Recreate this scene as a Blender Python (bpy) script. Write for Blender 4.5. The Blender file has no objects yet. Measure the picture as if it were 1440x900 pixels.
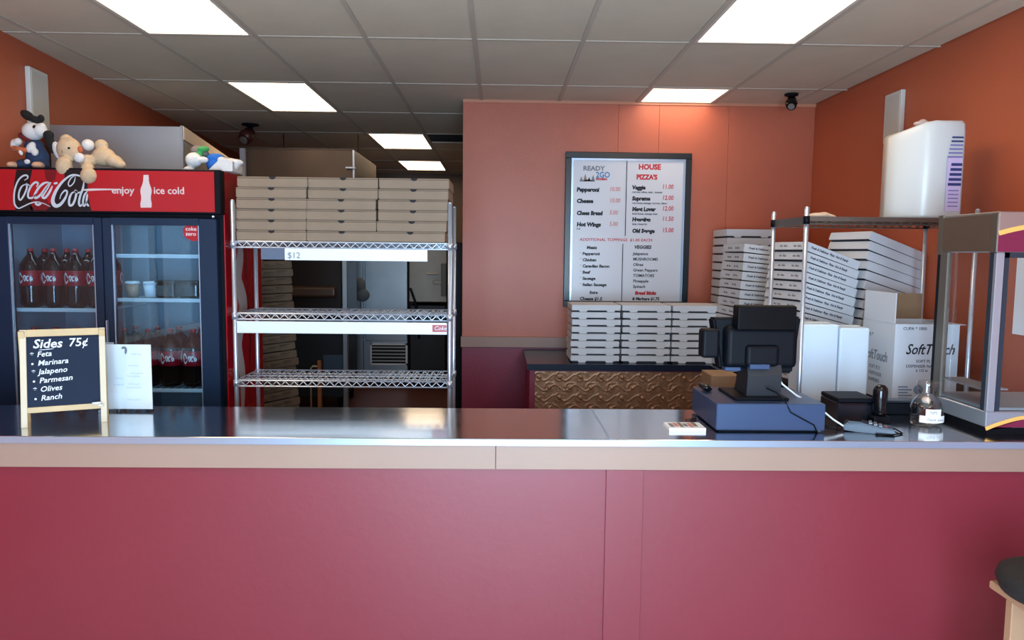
import bpy, bmesh, math, random
from mathutils import Vector, Matrix, Euler
R = random.Random(7)
SC = bpy.context.scene
COL = SC.collection
PI = math.pi

# ------------------------------------------------------------------ camera
F = 1060.0
CAMZ = 1.62
PITCH, YAW, ROLL = math.atan(95 / F), math.atan(20 / F), 0.0105
RM = (Matrix.Rotation(-YAW, 3, 'Z') @ Matrix.Rotation(PI / 2 - PITCH, 3, 'X') @ Matrix.Rotation(ROLL, 3, 'Z'))
cam = bpy.data.cameras.new('camera')
cam.sensor_width = 36
cam.lens = 36 * F / 1440
cam.clip_start = 0.05
camo = bpy.data.objects.new('camera', cam)
COL.objects.link(camo)
camo.matrix_world = Matrix.Translation((0, 0, CAMZ)) @ RM.to_4x4()
SC.camera = camo

def at(px, py, Y):
    """world point on the plane y = Y seen at a pixel of the 1440x900 photograph"""
    d = RM @ Vector(((px - 720) / F, -(py - 450) / F, -1))
    return Vector((0, 0, CAMZ)) + d * (Y / d.y)

# ------------------------------------------------------------------ world, lights, exposure
w = bpy.data.worlds.new('world')
SC.world = w
w.use_nodes = True
w.node_tree.nodes['Background'].inputs[0].default_value = (0.55, 0.75, 1.0, 1)
w.node_tree.nodes['Background'].inputs[1].default_value = 0.9
SC.view_settings.view_transform = 'Standard'
SC.view_settings.look = 'None'
SC.view_settings.gamma = 1
SC.view_settings.exposure = 0.0
SC.view_settings.use_curve_mapping = False
SC.cycles.max_bounces = 8
SC.cycles.sample_clamp_indirect = 6
FRONT_Y = -1.15
WINS = [(-0.80, 0.12), (0.20, 1.12)]           # shop windows behind the camera
WZ0, WZ1 = 0.2, 2.15
for (a, b) in WINS:
    L = bpy.data.lights.new('daylight', 'AREA')
    L.shape = 'RECTANGLE'
    L.size = b - a - 0.1
    L.size_y = WZ1 - WZ0 - 0.1
    L.energy = 145
    L.color = (0.52, 0.77, 1.0)
    lo = bpy.data.objects.new('daylight', L)
    COL.objects.link(lo)
    lo.location = ((a + b) / 2, FRONT_Y + 0.02, (WZ0 + WZ1) / 2)
    lo.rotation_euler = (PI / 2, 0, 0)         # faces +Y into the shop
LAMP = 5.8                                      # radiance of the ceiling light diffusers

# ------------------------------------------------------------------ materials
def lin(c):
    c = c / 255
    return c / 12.92 if c <= 0.04045 else ((c + 0.055) / 1.055) ** 2.4
def rgb(c):
    return (lin(c[0]), lin(c[1]), lin(c[2]), 1)
MATS = {}
def mat(name, c, rough=0.5, metal=0.0, spec=0.5, bump=0.0, bscale=60, var=0.0, vscale=3, trans=0, emit=None, es=0, stretch=None, alpha=1, coat=0, coatr=0.03, rvar=0):
    if name in MATS:
        return MATS[name]
    m = bpy.data.materials.new(name)
    m.use_nodes = True
    nt = m.node_tree
    b = nt.nodes['Principled BSDF']
    b.inputs['Base Color'].default_value = rgb(c)
    b.inputs['Roughness'].default_value = rough
    b.inputs['Metallic'].default_value = metal
    b.inputs['Specular IOR Level'].default_value = spec
    b.inputs['Transmission Weight'].default_value = trans
    b.inputs['Coat Weight'].default_value = coat
    b.inputs['Coat Roughness'].default_value = coatr
    if emit:
        b.inputs['Emission Color'].default_value = rgb(emit)
        b.inputs['Emission Strength'].default_value = es
    if bump or var or rvar:
        tc = nt.nodes.new('ShaderNodeTexCoord')
        mp = nt.nodes.new('ShaderNodeMapping')
        nt.links.new(tc.outputs['Object'], mp.inputs[0])
        if stretch:
            mp.inputs['Scale'].default_value = stretch
    if bump:
        n = nt.nodes.new('ShaderNodeTexNoise')
        n.inputs['Scale'].default_value = bscale
        n.inputs['Detail'].default_value = 3
        nt.links.new(mp.outputs[0], n.inputs['Vector'])
        bp = nt.nodes.new('ShaderNodeBump')
        bp.inputs['Strength'].default_value = bump
        bp.inputs['Distance'].default_value = 0.004
        nt.links.new(n.outputs[0], bp.inputs['Height'])
        nt.links.new(bp.outputs[0], b.inputs['Normal'])
    if var:
        n = nt.nodes.new('ShaderNodeTexNoise')
        n.inputs['Scale'].default_value = vscale
        n.inputs['Detail'].default_value = 4
        nt.links.new(mp.outputs[0], n.inputs['Vector'])
        r = nt.nodes.new('ShaderNodeValToRGB')
        k = rgb(c)
        r.color_ramp.elements[0].position = 0.3
        r.color_ramp.elements[1].position = 0.7
        r.color_ramp.elements[0].color = (k[0] * (1 - var), k[1] * (1 - var), k[2] * (1 - var), 1)
        r.color_ramp.elements[1].color = (min(1, k[0] * (1 + var)), min(1, k[1] * (1 + var)), min(1, k[2] * (1 + var)), 1)
        nt.links.new(n.outputs[0], r.inputs[0])
        nt.links.new(r.outputs[0], b.inputs['Base Color'])
    if rvar:
        n = nt.nodes.new('ShaderNodeTexNoise')
        n.inputs['Scale'].default_value = vscale
        nt.links.new(mp.outputs[0], n.inputs['Vector'])
        mr = nt.nodes.new('ShaderNodeMapRange')
        mr.inputs['To Min'].default_value = max(0.02, rough - rvar)
        mr.inputs['To Max'].default_value = rough + rvar
        nt.links.new(n.outputs[0], mr.inputs[0])
        nt.links.new(mr.outputs[0], b.inputs['Roughness'])
    MATS[name] = m
    return m

def glass_mat(name, tint=(1, 1, 1), gloss=1.0, base=0.0):
    m = bpy.data.materials.new(name)
    m.use_nodes = True
    nt = m.node_tree
    nt.nodes.clear()
    o = nt.nodes.new('ShaderNodeOutputMaterial')
    mx = nt.nodes.new('ShaderNodeMixShader')
    t = nt.nodes.new('ShaderNodeBsdfTransparent')
    t.inputs[0].default_value = (*tint, 1)
    g = nt.nodes.new('ShaderNodeBsdfGlossy')
    g.inputs['Roughness'].default_value = 0.02
    fr = nt.nodes.new('ShaderNodeFresnel')
    fr.inputs[0].default_value = 1.5
    ma = nt.nodes.new('ShaderNodeMath')
    ma.operation = 'MULTIPLY_ADD'
    ma.inputs[1].default_value = gloss
    ma.inputs[2].default_value = base
    nt.links.new(fr.outputs[0], ma.inputs[0])
    ge = nt.nodes.new('ShaderNodeNewGeometry')
    sb = nt.nodes.new('ShaderNodeMath')
    sb.operation = 'SUBTRACT'
    sb.inputs[0].default_value = 1
    nt.links.new(ge.outputs['Backfacing'], sb.inputs[1])
    mu = nt.nodes.new('ShaderNodeMath')
    mu.operation = 'MULTIPLY'
    nt.links.new(ma.outputs[0], mu.inputs[0])
    nt.links.new(sb.outputs[0], mu.inputs[1])
    nt.links.new(mu.outputs[0], mx.inputs[0])
    nt.links.new(t.outputs[0], mx.inputs[1])
    nt.links.new(g.outputs[0], mx.inputs[2])
    nt.links.new(mx.outputs[0], o.inputs[0])
    return m

ORANGE = mat('orange_paint', (182, 96, 70), 0.42, bump=0.25, bscale=90, var=0.05, vscale=2)
ORANGE_D = mat('orange_paint_deep', (178, 88, 56), 0.5, bump=0.25, bscale=90, var=0.05, vscale=2)
MAROON = mat('maroon_paint', (122, 28, 44), 0.5, coat=0.48, coatr=0.33, bump=0.2, bscale=30, var=0.05, vscale=1.3)
MAROON_SHADE = mat('maroon_bluish_shade', (128, 32, 62), 0.45, bump=0.2, bscale=60)  # the counter's maroon with a bluish shade put into the colour
BEIGE = mat('beige_trim_paint', (156, 128, 112), 0.45, bump=0.1, bscale=50, var=0.03)
RAILC = mat('tan_rail_paint', (150, 118, 104), 0.45, bump=0.1, bscale=50)
TILE = mat('ceiling_tile', (206, 194, 174), 0.85, bump=0.35, bscale=140, var=0.03, vscale=4)
TBAR = mat('ceiling_grid_bar', (186, 175, 160), 0.6)
DARKV = mat('dark_void', (26, 20, 18), 0.8)
STEEL = mat('brushed_steel', (214, 216, 218), 0.13, 1.0, rvar=0.05, vscale=4, stretch=(.6, 3, 1))
STEELE = mat('steel_edge', (176, 194, 216), 0.3, 0.7)
STEELM = mat('matte_steel', (160, 168, 176), 0.5, .6, bump=0.05, bscale=10, var=0.08, vscale=2)
STEELK = mat('kitchen_steel', (165, 170, 176), 0.42, 1.0, bump=0.3, bscale=3, var=0.12, vscale=2)
STEELB = mat('brown_steel', (150, 140, 130), 0.55, 1.0, bump=0.3, bscale=4, var=0.15, vscale=3)
CHROME = mat('chrome_wire', (206, 218, 234), 0.3, 0.72)
WIRE_D = mat('dull_wire', (120, 116, 108), 0.4, 1.0)
BLACK = mat('black_plastic', (7, 11, 19), 0.5, spec=0.15)
BLACKG = mat('black_gloss', (10, 12, 16), 0.15)
BLUEBLK = mat('blue_black_door', (15, 38, 64), 0.42, spec=.35)
SLATE = mat('slate_metal', (58, 78, 112), 0.35, 0.3)
RED = mat('sign_red', (170, 14, 25), 0.35)
REDS = mat('side_red', (170, 14, 30), 0.12, coat=0.6)
REDD = mat('dark_red', (110, 10, 22), 0.35)
SIGNB = mat('sign_black', (12, 10, 14), 0.35)
WHITE = mat('white_print', (235, 238, 242), 0.5)
SILVER = mat('silver_print', (190, 198, 208), 0.35)
FOAM = mat('white_foam', (214, 228, 242), 0.6, bump=0.1, bscale=80)
PAPER = mat('white_paper', (240, 244, 248), 0.6)
KRAFT = mat('kraft_card', (138, 119, 99), 0.75, bump=0.1, bscale=120, var=0.06, vscale=8)
KRAFT2 = mat('kraft_card_dark', (140, 112, 84), 0.8, var=0.08, vscale=9)
WCARD = mat('white_card', (200, 204, 210), 0.6, bump=0.08, bscale=90, var=0.03, vscale=6)
WCARD2 = mat('white_card_inner', (204, 192, 180), 0.7)
GAP = mat('dark_gap', (24, 24, 30), 0.8)
WOOD = mat('light_wood', (196, 170, 124), 0.5, bump=0.15, bscale=30, var=0.08, vscale=14, stretch=(1, 1, .15))
WOODL = mat('pale_wood', (206, 192, 164), 0.5, bump=0.15, bscale=30, var=0.05, vscale=14, stretch=(1, 1, .15))
CHALKB = mat('chalkboard_face', (13, 28, 52), 0.6, spec=.2, var=0.1, vscale=9)
CHALK = mat('chalk', (222, 228, 232), 0.9)
INK = mat('black_ink', (24, 26, 34), 0.6)
INKR = mat('red_ink', (196, 40, 52), 0.6)
INKG = mat('grey_ink', (120, 124, 134), 0.6)
INKF = mat('faded_ink', (186, 200, 214), 0.6)
INKB = mat('blue_ink', (60, 130, 180), 0.6)
GLASS = glass_mat('door_glass', (0.80, 0.90, 0.95), 1.0, 0.03)
GLASSC = glass_mat('clear_glass', (0.95, 0.97, 0.98), 1.0, 0.03)
COLA = mat('cola', (9, 5, 6), 0.1)
CAPR = mat('bottle_cap', (150, 22, 30), 0.4)
CUPB = mat('beige_cup', (170, 140, 120), 0.5)
LINER = mat('fridge_liner', (128, 150, 168), 0.5)
FUR = mat('cream_plush', (192, 168, 138), 0.95, bump=0.9, bscale=160, var=0.08, vscale=30)
FURW = mat('white_plush', (208, 207, 206), 0.95, bump=0.8, bscale=160)
FURB = mat('black_plush', (14, 12, 14), 0.9, bump=0.8, bscale=160)
CLOTHB = mat('navy_cloth', (34, 52, 84), 0.9, bump=0.5, bscale=200)
CLOTHS = mat('blue_cloth', (24, 100, 186), 0.8, bump=0.5, bscale=200)
CLOTHG = mat('green_cloth', (60, 150, 80), 0.8, bump=0.5, bscale=200)
CLOTHO = mat('orange_brown_cloth', (176, 92, 60), 0.9, bump=0.5, bscale=200)
SKINP = mat('tan_plush', (206, 160, 130), 0.9, bump=0.5, bscale=200)
BROWNP = mat('brown_panel', (84, 66, 52), 0.45)
PURPLE = mat('machine_purple', (118, 30, 64), 0.3)
GOLD = mat('machine_gold', (238, 180, 96), 0.35)
QUARRY = None
PLATE = mat('white_plate', (206, 206, 200), 0.5)
CARPET = mat('black_cushion', (24, 23, 22), 0.75, bump=0.4, bscale=90)
SHELFW = mat('fridge_shelf_white', (205, 222, 235), 0.4)
LABELW = mat('label_strip', (235, 245, 250), 0.35)
WRAP = mat('wrap_white', (208, 211, 209), 0.3, bump=0.3, bscale=14)
WRAPP = mat('wrap_print', (96, 100, 160), 0.35)
LILAC = mat('lilac_print', (196, 180, 216), 0.4)

def tiled_floor(name, c1, c2, sc):
    m = bpy.data.materials.new(name)
    m.use_nodes = True
    nt = m.node_tree
    b = nt.nodes['Principled BSDF']
    b.inputs['Roughness'].default_value = 0.35
    tc = nt.nodes.new('ShaderNodeTexCoord')
    br = nt.nodes.new('ShaderNodeTexBrick')
    br.offset = 0
    br.inputs['Scale'].default_value = sc
    br.inputs['Brick Width'].default_value = 1
    br.inputs['Row Height'].default_value = 1
    br.inputs['Mortar Size'].default_value = 0.02
    br.inputs['Color1'].default_value = rgb(c1)
    br.inputs['Color2'].default_value = rgb(c1)
    br.inputs['Mortar'].default_value = rgb(c2)
    nt.links.new(tc.outputs['Object'], br.inputs['Vector'])
    nt.links.new(br.outputs[0], b.inputs['Base Color'])
    return m
QUARRY = tiled_floor('quarry_tile', (96, 56, 52), (52, 36, 34), 5)

# ------------------------------------------------------------------ mesh builder
class MB:
    def __init__(s):
        s.bm = bmesh.new()
    def box(s, x0, x1, y0, y1, z0, z1, mi=0, bev=0, M=None, seg=1):
        v = [s.bm.verts.new((x, y, z)) for x in (x0, x1) for y in (y0, y1) for z in (z0, z1)]
        fs = [(0, 1, 3, 2), (4, 6, 7, 5), (0, 4, 5, 1), (2, 3, 7, 6), (0, 2, 6, 4), (1, 5, 7, 3)]
        f = [s.bm.faces.new([v[i] for i in q]) for q in fs]
        for q in f:
            q.material_index = mi
        if M is not None:
            bmesh.ops.transform(s.bm, matrix=M, verts=v)
        if bev:
            es = list({e for q in f for e in q.edges})
            r = bmesh.ops.bevel(s.bm, geom=es, offset=bev, segments=seg, affect='EDGES', profile=0.5)
            for q in r['faces']:
                q.material_index = mi
        return s
    def cyl(s, p, q, r, n=12, mi=0, r2=None, caps=True):
        p, q = Vector(p), Vector(q)
        d = (q - p).normalized()
        a = d.orthogonal().normalized()
        b = d.cross(a)
        r2 = r if r2 is None else r2
        A, B = [], []
        for i in range(n):
            t = 2 * PI * i / n
            o = a * math.cos(t) + b * math.sin(t)
            A.append(s.bm.verts.new(p + o * r))
            B.append(s.bm.verts.new(q + o * r2))
        for i in range(n):
            j = (i + 1) % n
            f = s.bm.faces.new((A[i], A[j], B[j], B[i]))
            f.material_index = mi
            f.smooth = n > 6
        if caps:
            s.bm.faces.new(A[::-1]).material_index = mi
            s.bm.faces.new(B).material_index = mi
        return s
    def lathe(s, c, prof, n=20, mi=0, axis=Vector((0, 0, 1)), sx=1, sy=1):
        c = Vector(c)
        rings = []
        for (r, z) in prof:
            ring = []
            for i in range(n):
                t = 2 * PI * i / n
                ring.append(s.bm.verts.new(c + Vector((r * sx * math.cos(t), r * sy * math.sin(t), z))))
            rings.append(ring)
        for a, b in zip(rings, rings[1:]):
            for i in range(n):
                j = (i + 1) % n
                f = s.bm.faces.new((a[i], a[j], b[j], b[i]))
                f.material_index = mi
                f.smooth = True
        s.bm.faces.new(rings[0][::-1]).material_index = mi
        s.bm.faces.new(rings[-1]).material_index = mi
        return s
    def tube(s, pts, r, n=8, mi=0):
        pts = [Vector(p) for p in pts]
        rings = []
        up = None
        for k, p in enumerate(pts):
            d = (pts[min(k + 1, len(pts) - 1)] - pts[max(k - 1, 0)]).normalized()
            if up is None:
                up = d.orthogonal().normalized()
            up = (up - d * up.dot(d)).normalized()
            b = d.cross(up)
            rings.append([s.bm.verts.new(p + (up * math.cos(2 * PI * i / n) + b * math.sin(2 * PI * i / n)) * r) for i in range(n)])
        for a, b in zip(rings, rings[1:]):
            for i in range(n):
                j = (i + 1) % n
                f = s.bm.faces.new((a[i], a[j], b[j], b[i]))
                f.material_index = mi
                f.smooth = True
        s.bm.faces.new(rings[0][::-1]).material_index = mi
        s.bm.faces.new(rings[-1]).material_index = mi
        return s
    def prism(s, poly, lo, hi, axis='Z', mi=0):
        """poly: 2d points; axis Z -> (x,y); axis Y -> (x,z); axis X -> (y,z)"""
        def P(a, b, c):
            return {'Z': (a, b, c), 'Y': (a, c, b), 'X': (c, a, b)}[axis]
        A = [s.bm.verts.new(P(a, b, lo)) for a, b in poly]
        B = [s.bm.verts.new(P(a, b, hi)) for a, b in poly]
        n = len(poly)
        fs = [s.bm.faces.new(A), s.bm.faces.new(B[::-1])]
        for i in range(n):
            j = (i + 1) % n
            fs.append(s.bm.faces.new((A[i], B[i], B[j], A[j])))
        for f in fs:
            f.material_index = mi
        bmesh.ops.recalc_face_normals(s.bm, faces=fs)
        return s
    def quad(s, pts, mi=0):
        f = s.bm.faces.new([s.bm.verts.new(p) for p in pts])
        f.material_index = mi
        return s
    def ell(s, c, r, mi=0, rot=None, n=2):
        M = Matrix.Translation(c) @ (rot.to_4x4() if rot else Matrix.Identity(4)) @ Matrix.Diagonal((r[0], r[1], r[2], 1))
        q = bmesh.ops.create_icosphere(s.bm, subdivisions=n, radius=1, matrix=M)
        for v in q['verts']:
            for f in v.link_faces:
                f.material_index = mi
                f.smooth = True
        return s
    def ribbon(s, pts, wid, mp, depth=0.0012, mi=0, sub=6, taper=True):
        """flat painted stroke through 2d pts; mp maps (u, v, d) to 3d"""
        P = [Vector(p) for p in pts]
        C = []
        for i in range(len(P) - 1):
            p0 = P[max(i - 1, 0)]; p1 = P[i]; p2 = P[i + 1]; p3 = P[min(i + 2, len(P) - 1)]
            for k in range(sub):
                t = k / sub
                C.append(0.5 * ((2 * p1) + (p2 - p0) * t + (2 * p0 - 5 * p1 + 4 * p2 - p3) * t * t + (3 * p1 - p0 - 3 * p2 + p3) * t ** 3))
        C.append(P[-1])
        n = len(C)
        A, B = [], []
        for i, c in enumerate(C):
            d = C[min(i + 1, n - 1)] - C[max(i - 1, 0)]
            d = d.normalized() if d.length > 1e-9 else Vector((1, 0))
            nn = Vector((-d.y, d.x))
            u = i / (n - 1)
            ww = wid(u) if callable(wid) else wid
            if taper:
                ww *= min(1, 0.35 + 4 * u, 0.35 + 4 * (1 - u))
            a, b = c + nn * ww / 2, c - nn * ww / 2
            A.append(s.bm.verts.new(mp(a.x, a.y, depth)))
            B.append(s.bm.verts.new(mp(b.x, b.y, depth)))
        for i in range(n - 1):
            s.bm.faces.new((A[i], A[i + 1], B[i + 1], B[i])).material_index = mi
        return s
    def text(s, body, M, size=0.05, mi=0, align='LEFT', shear=0.0, ext=0.0006, sx=1.0, bold=0.0, res=2):
        cu = bpy.data.curves.new('t', 'FONT')
        cu.body = body
        cu.size = size
        cu.align_x = align
        cu.shear = shear
        cu.extrude = ext
        cu.offset = bold
        cu.resolution_u = res
        o = bpy.data.objects.new('t', cu)
        COL.objects.link(o)
        me = bpy.data.meshes.new_from_object(o)
        bpy.data.objects.remove(o)
        bpy.data.curves.remove(cu)
        n0 = len(s.bm.verts)
        f0 = len(s.bm.faces)
        s.bm.from_mesh(me)
        s.bm.verts.ensure_lookup_table()
        s.bm.faces.ensure_lookup_table()
        bmesh.ops.transform(s.bm, matrix=M @ Matrix.Diagonal((sx, 1, 1, 1)), verts=s.bm.verts[n0:])
        for f in s.bm.faces[f0:]:
            f.material_index = mi
        bpy.data.meshes.remove(me)
        return s

def inv_world(p):
    M = Matrix.Identity(4)
    chain = []
    while p:
        chain.append(p)
        p = p.parent
    for q in reversed(chain):
        M = M @ q.matrix_basis
    return M.inverted()

def obj(name, mb, mats, parent=None, local=False, origin=None):
    """link the builder as ONE mesh; parent given -> a part. World coordinates unless local."""
    bm = mb.bm
    if parent is not None and not local:
        bmesh.ops.transform(bm, matrix=inv_world(parent), verts=bm.verts)
    o = bpy.data.objects.new(name, bpy.data.meshes.new(name))
    if origin is not None:
        bmesh.ops.translate(bm, vec=-Vector(origin), verts=bm.verts)
        o.location = origin
    bm.to_mesh(o.data)
    bm.free()
    for m in (mats if isinstance(mats, (list, tuple)) else [mats]):
        o.data.materials.append(m)
    COL.objects.link(o)
    o.parent = parent
    return o
def bx(name, x0, x1, y0, y1, z0, z1, m, parent=None, bev=0, local=False):
    return obj(name, MB().box(x0, x1, y0, y1, z0, z1, bev=bev), m, parent, local)
def tag(o, label, cat, group=None):
    o['label'] = label
    o['category'] = cat
    if group:
        o['group'] = group
    return o
def thing(name, label, cat, loc=(0, 0, 0), rz=0, group=None):
    o = bpy.data.objects.new(name, None)
    o.empty_display_size = 0.05
    COL.objects.link(o)
    o.location = loc
    o.rotation_euler = (0, 0, rz)
    return tag(o, label, cat, group)
def struct(name, mb, m, parent=None):
    o = obj(name, mb, m, parent)
    if parent is None:
        o['kind'] = 'structure'
    return o
def front(y):
    """text matrix: faces the camera side (-Y), u = x, v = z"""
    return lambda u, v, d=0.0: Matrix(((1, 0, 0, u), (0, 0, -1, y - d), (0, 1, 0, v), (0, 0, 0, 1)))
def copy_tree(o, parent=None):
    c = o.copy()
    COL.objects.link(c)
    c.parent = parent
    for ch in list(o.children):
        copy_tree(ch, c)
    return c
ORD = ['first', 'second', 'third', 'fourth', 'fifth', 'sixth', 'seventh', 'eighth', 'ninth', 'tenth', 'eleventh', 'twelfth', 'thirteenth', 'fourteenth', 'fifteenth', 'sixteenth', 'seventeenth', 'eighteenth', 'nineteenth', 'twentieth', 'twenty-first', 'twenty-second', 'twenty-third', 'twenty-fourth', 'twenty-fifth', 'twenty-sixth', 'twenty-seventh', 'twenty-eighth']
def nth_down(i, n):
    if i == 0:
        return 'topmost'
    if i == n - 1:
        return 'lowest'
    if i < n / 2:
        return ORD[i] + ' from the top'
    return ORD[n - 1 - i] + ' from the bottom'

# ------------------------------------------------------------------ the setting
CEIL = 2.82
WALLB = 6.1                 # orange wall with the menu board
XR = 2.52                   # right wall
CORN = -0.29                # left end of the orange wall
KB = 11.9                   # far kitchen wall
RAIL0, RAIL1 = 0.85, 0.937
def xl(Y):                  # the left wall runs slightly outwards
    return -2.76 - 0.096 * (Y - 4.18)

fl = struct('floor', MB().box(-4, 3, FRONT_Y - .1, KB + .1, -0.1, 0), QUARRY)
QS = tiled_floor('bounce_floor_tile', (206, 202, 194), (140, 134, 126), 3.2)
obj('bounce_tiles', MB().box(-4, 3, FRONT_Y - .1, 2.9, 0, .004), QS, fl)  # unseen pale floor, added to bounce daylight onto the counter front and edge
ce = struct('ceiling', MB().box(-4, 3, FRONT_Y - .1, KB + .1, CEIL + 0.03, CEIL + 0.12), DARKV)

XB = [-0.145 + 0.615 * k for k in range(-6, 6)]
YB = [4.40 + 1.157 * k for k in range(-6, 7)]
lights = {}
XL_COL, XM_COL, XR_COL = 3, 4, 8
cells_light = {(3, 5): 'A', (3, 7): 'B', (4, 9): 'C', (4, 11): 'D', (8, 5): 'E', (8, 7): 'F',
               (3, 3): 'G', (8, 3): 'H', (3, 1): 'I', (8, 1): 'J'}
tile_me = None
LTXT = {'A': 'large bright ceiling light at the upper left of the picture, cut by the frame',
        'B': 'bright ceiling light in the second row on the left, above the drinks fridge',
        'C': 'half-bright ceiling light above the kraft box stacks, nearer of the two kitchen lights',
        'D': 'farthest small ceiling light deep in the kitchen',
        'E': 'large bright ceiling light at the upper right of the picture, cut by the frame',
        'F': 'short ceiling light against the orange wall above the menu board',
        'G': 'ceiling light on the left just in front of the counter, above the camera view',
        'H': 'ceiling light on the right just in front of the counter, above the camera view',
        'I': 'ceiling light on the left by the shop window', 'J': 'ceiling light on the right by the shop window'}
DIFF = mat('light_diffuser', (255, 250, 240), 0.5, emit=(255, 226, 190), es=LAMP)
FRAMEL = mat('light_frame', (210, 205, 195), 0.5)
for i in range(len(XB)):
    for j in range(len(YB)):
        x0, y0 = XB[i], YB[j]
        x1, y1 = x0 + 0.615, y0 + 1.157
        if x0 > XR:
            continue
        x1 = min(x1, XR)
        y1c = min(y1, KB)
        if y0 >= KB:
            continue
        if x0 > CORN and y0 > WALLB - .01:
            continue
        if x0 > CORN:
            y1c = min(y1c, WALLB)
        if x1 < xl(y1c) - 0.0:
            continue
        key = cells_light.get((i, j))
        if key:
            t = thing('ceiling_light', LTXT[key], 'ceiling light', ((x0 + x1) / 2, (y0 + y1c) / 2, CEIL), group='recessed ceiling lights')
            f = MB()
            g = 0.02
            f.box(x0 + .012, x1 - .012, y0 + .012, y0 + .012 + g, CEIL - .004, CEIL + .02)
            f.box(x0 + .012, x1 - .012, y1c - .012 - g, y1c - .012, CEIL - .004, CEIL + .02)
            f.box(x0 + .012, x0 + .012 + g, y0 + .03, y1c - .03, CEIL - .004, CEIL + .02)
            f.box(x1 - .012 - g, x1 - .012, y0 + .03, y1c - .03, CEIL - .004, CEIL + .02)
            obj('frame', f, FRAMEL, t)
            obj('diffuser', MB().box(x0 + .03, x1 - .03, y0 + .03, y1c - .03, CEIL + .002, CEIL + .012), DIFF, t)
        elif i == 5 and j == 9:
            # open dark air gap over the kitchen, grey tile over the rest of the cell
            v = thing('ceiling_vent', 'dark open slot in the kitchen ceiling beside the orange wall', 'vent', ((x0 + x1) / 2, y0 + .35, CEIL))
            obj('frame', MB().box(x0 + .012, x1 - .012, y0 + .02, y0 + .6, CEIL + .012, CEIL + .028), DARKV, v)
            sl = MB()
            for k in range(6):
                sl.box(x0 + .02, x1 - .02, y0 + .06 + k * .09, y0 + .075 + k * .09, CEIL - .002, CEIL + .012)
            obj('louvre', sl, DARKV, v)
            o = obj('tile', MB().box(x0 + .012, x1 - .012, y0 + .62, y1c - .012, CEIL - .001, CEIL + .014), TILE, ce)
        else:
            full = abs(x1 - x0 - .615) < 1e-6 and abs(y1c - y0 - 1.157) < 1e-6
            if full and tile_me:
                o = bpy.data.objects.new('tile', tile_me)
                COL.objects.link(o)
                o.parent = ce
                o.location = (x0, y0, CEIL)
            else:
                o = obj('tile', MB().box(.013, x1 - x0 - .013, .013, y1c - y0 - .013, 0.001, .014), TILE, ce, local=True)
                o.location = (x0, y0, CEIL)
                if full:
                    tile_me = o.data
for x in XB:
    if x < XR:
        yend = KB if x < CORN else WALLB
        bx('grid_bar', x - .013, x + .013, FRONT_Y, yend, CEIL - .005, CEIL + .002, TBAR, ce)
for y in YB:
    if FRONT_Y < y < KB:
        bx('grid_bar', xl(y) - .05, XR if y < WALLB else CORN, y - .011, y + .011, CEIL - .0035, CEIL + .0025, TBAR, ce)

# orange back wall: painted panels above the rail, maroon below
wb = struct('wall_back', MB().box(CORN, XR + .1, WALLB + .012, WALLB + .13, 0, CEIL + .03), ORANGE)
edges = [CORN, at(868, 250, WALLB).x, at(925, 250, WALLB).x, 1.83, XR]
for a, b in zip(edges, edges[1:]):
    bx('panel', a + .0008, b - .0008, WALLB, WALLB + .012, RAIL1, CEIL + .02, ORANGE, wb, bev=.001)
bx('lower_panel', CORN, XR, WALLB, WALLB + .012, 0, RAIL0, MAROON_SHADE, wb)
struct('trim_1', MB().box(CORN - .01, XR, WALLB - .018, WALLB + .012, RAIL0, RAIL1, bev=.003), RAILC)
struct('trim_2', MB().box(CORN, XR, WALLB - .012, WALLB, CEIL - .022, CEIL + .002), mat('ceiling_trim', (196, 130, 100), .5))
wr = struct('wall_right', MB().box(XR + .012, XR + .12, FRONT_Y - .1, WALLB + .13, 0, CEIL + .03), ORANGE_D)
obj('upper_panel', MB().box(XR, XR + .012, FRONT_Y, WALLB, RAIL1, CEIL + .02), ORANGE_D, wr)
obj('lower_panel', MB().box(XR, XR + .012, FRONT_Y, WALLB, 0, RAIL0), MAROON_SHADE, wr)
struct('trim_3', MB().box(XR - .018, XR + .012, FRONT_Y, WALLB - .018, RAIL0, RAIL1, bev=.003), RAILC)
def wall_l(y0, y1, z0, z1, d0=0, d1=.1):
    return [(xl(y0) - d0, y0), (xl(y1) - d0, y1), (xl(y1) - d1, y1), (xl(y0) - d1, y0)], z0, z1
WY0, WY1, WLZ0, WLZ1 = 0.9, 2.72, 0.95, 2.3
wlm = MB()
for a_ in ((FRONT_Y - .1, WY0, 0, CEIL + .03), (WY1, KB + .1, 0, CEIL + .03), (WY0, WY1, 0, WLZ0), (WY0, WY1, WLZ1, CEIL + .03)):
    wlm.prism(*wall_l(*a_))
wl = struct('wall_left', wlm, ORANGE_D)
wfm3 = MB()
for a_ in ((1.45, 1.5, WLZ0 + .05, WLZ1 - .05), (2.1, 2.15, WLZ0 + .05, WLZ1 - .05), (WY0, WY0 + .05, WLZ0, WLZ1), (WY1 - .05, WY1, WLZ0, WLZ1), (WY0 + .05, WY1 - .05, WLZ0, WLZ0 + .05), (WY0 + .05, WY1 - .05, WLZ1 - .05, WLZ1)):
    wfm3.prism(*wall_l(*a_, .02, .08))
w3 = struct('window_3', wfm3, WHITE)  # unseen window, enlarged to lay a bluish reflection over the fridge glass
obj('pane', MB().prism(*wall_l(WY0 + .05, WY1 - .05, WLZ0 + .05, WLZ1 - .05, .045, .05)), GLASSC, w3)
struct('wall_kitchen_right', MB().box(CORN - .0, CORN + .1, WALLB + .13, KB, 0, CEIL + .03), mat('kitchen_wall_dark', (84, 70, 62), .7))
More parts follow.
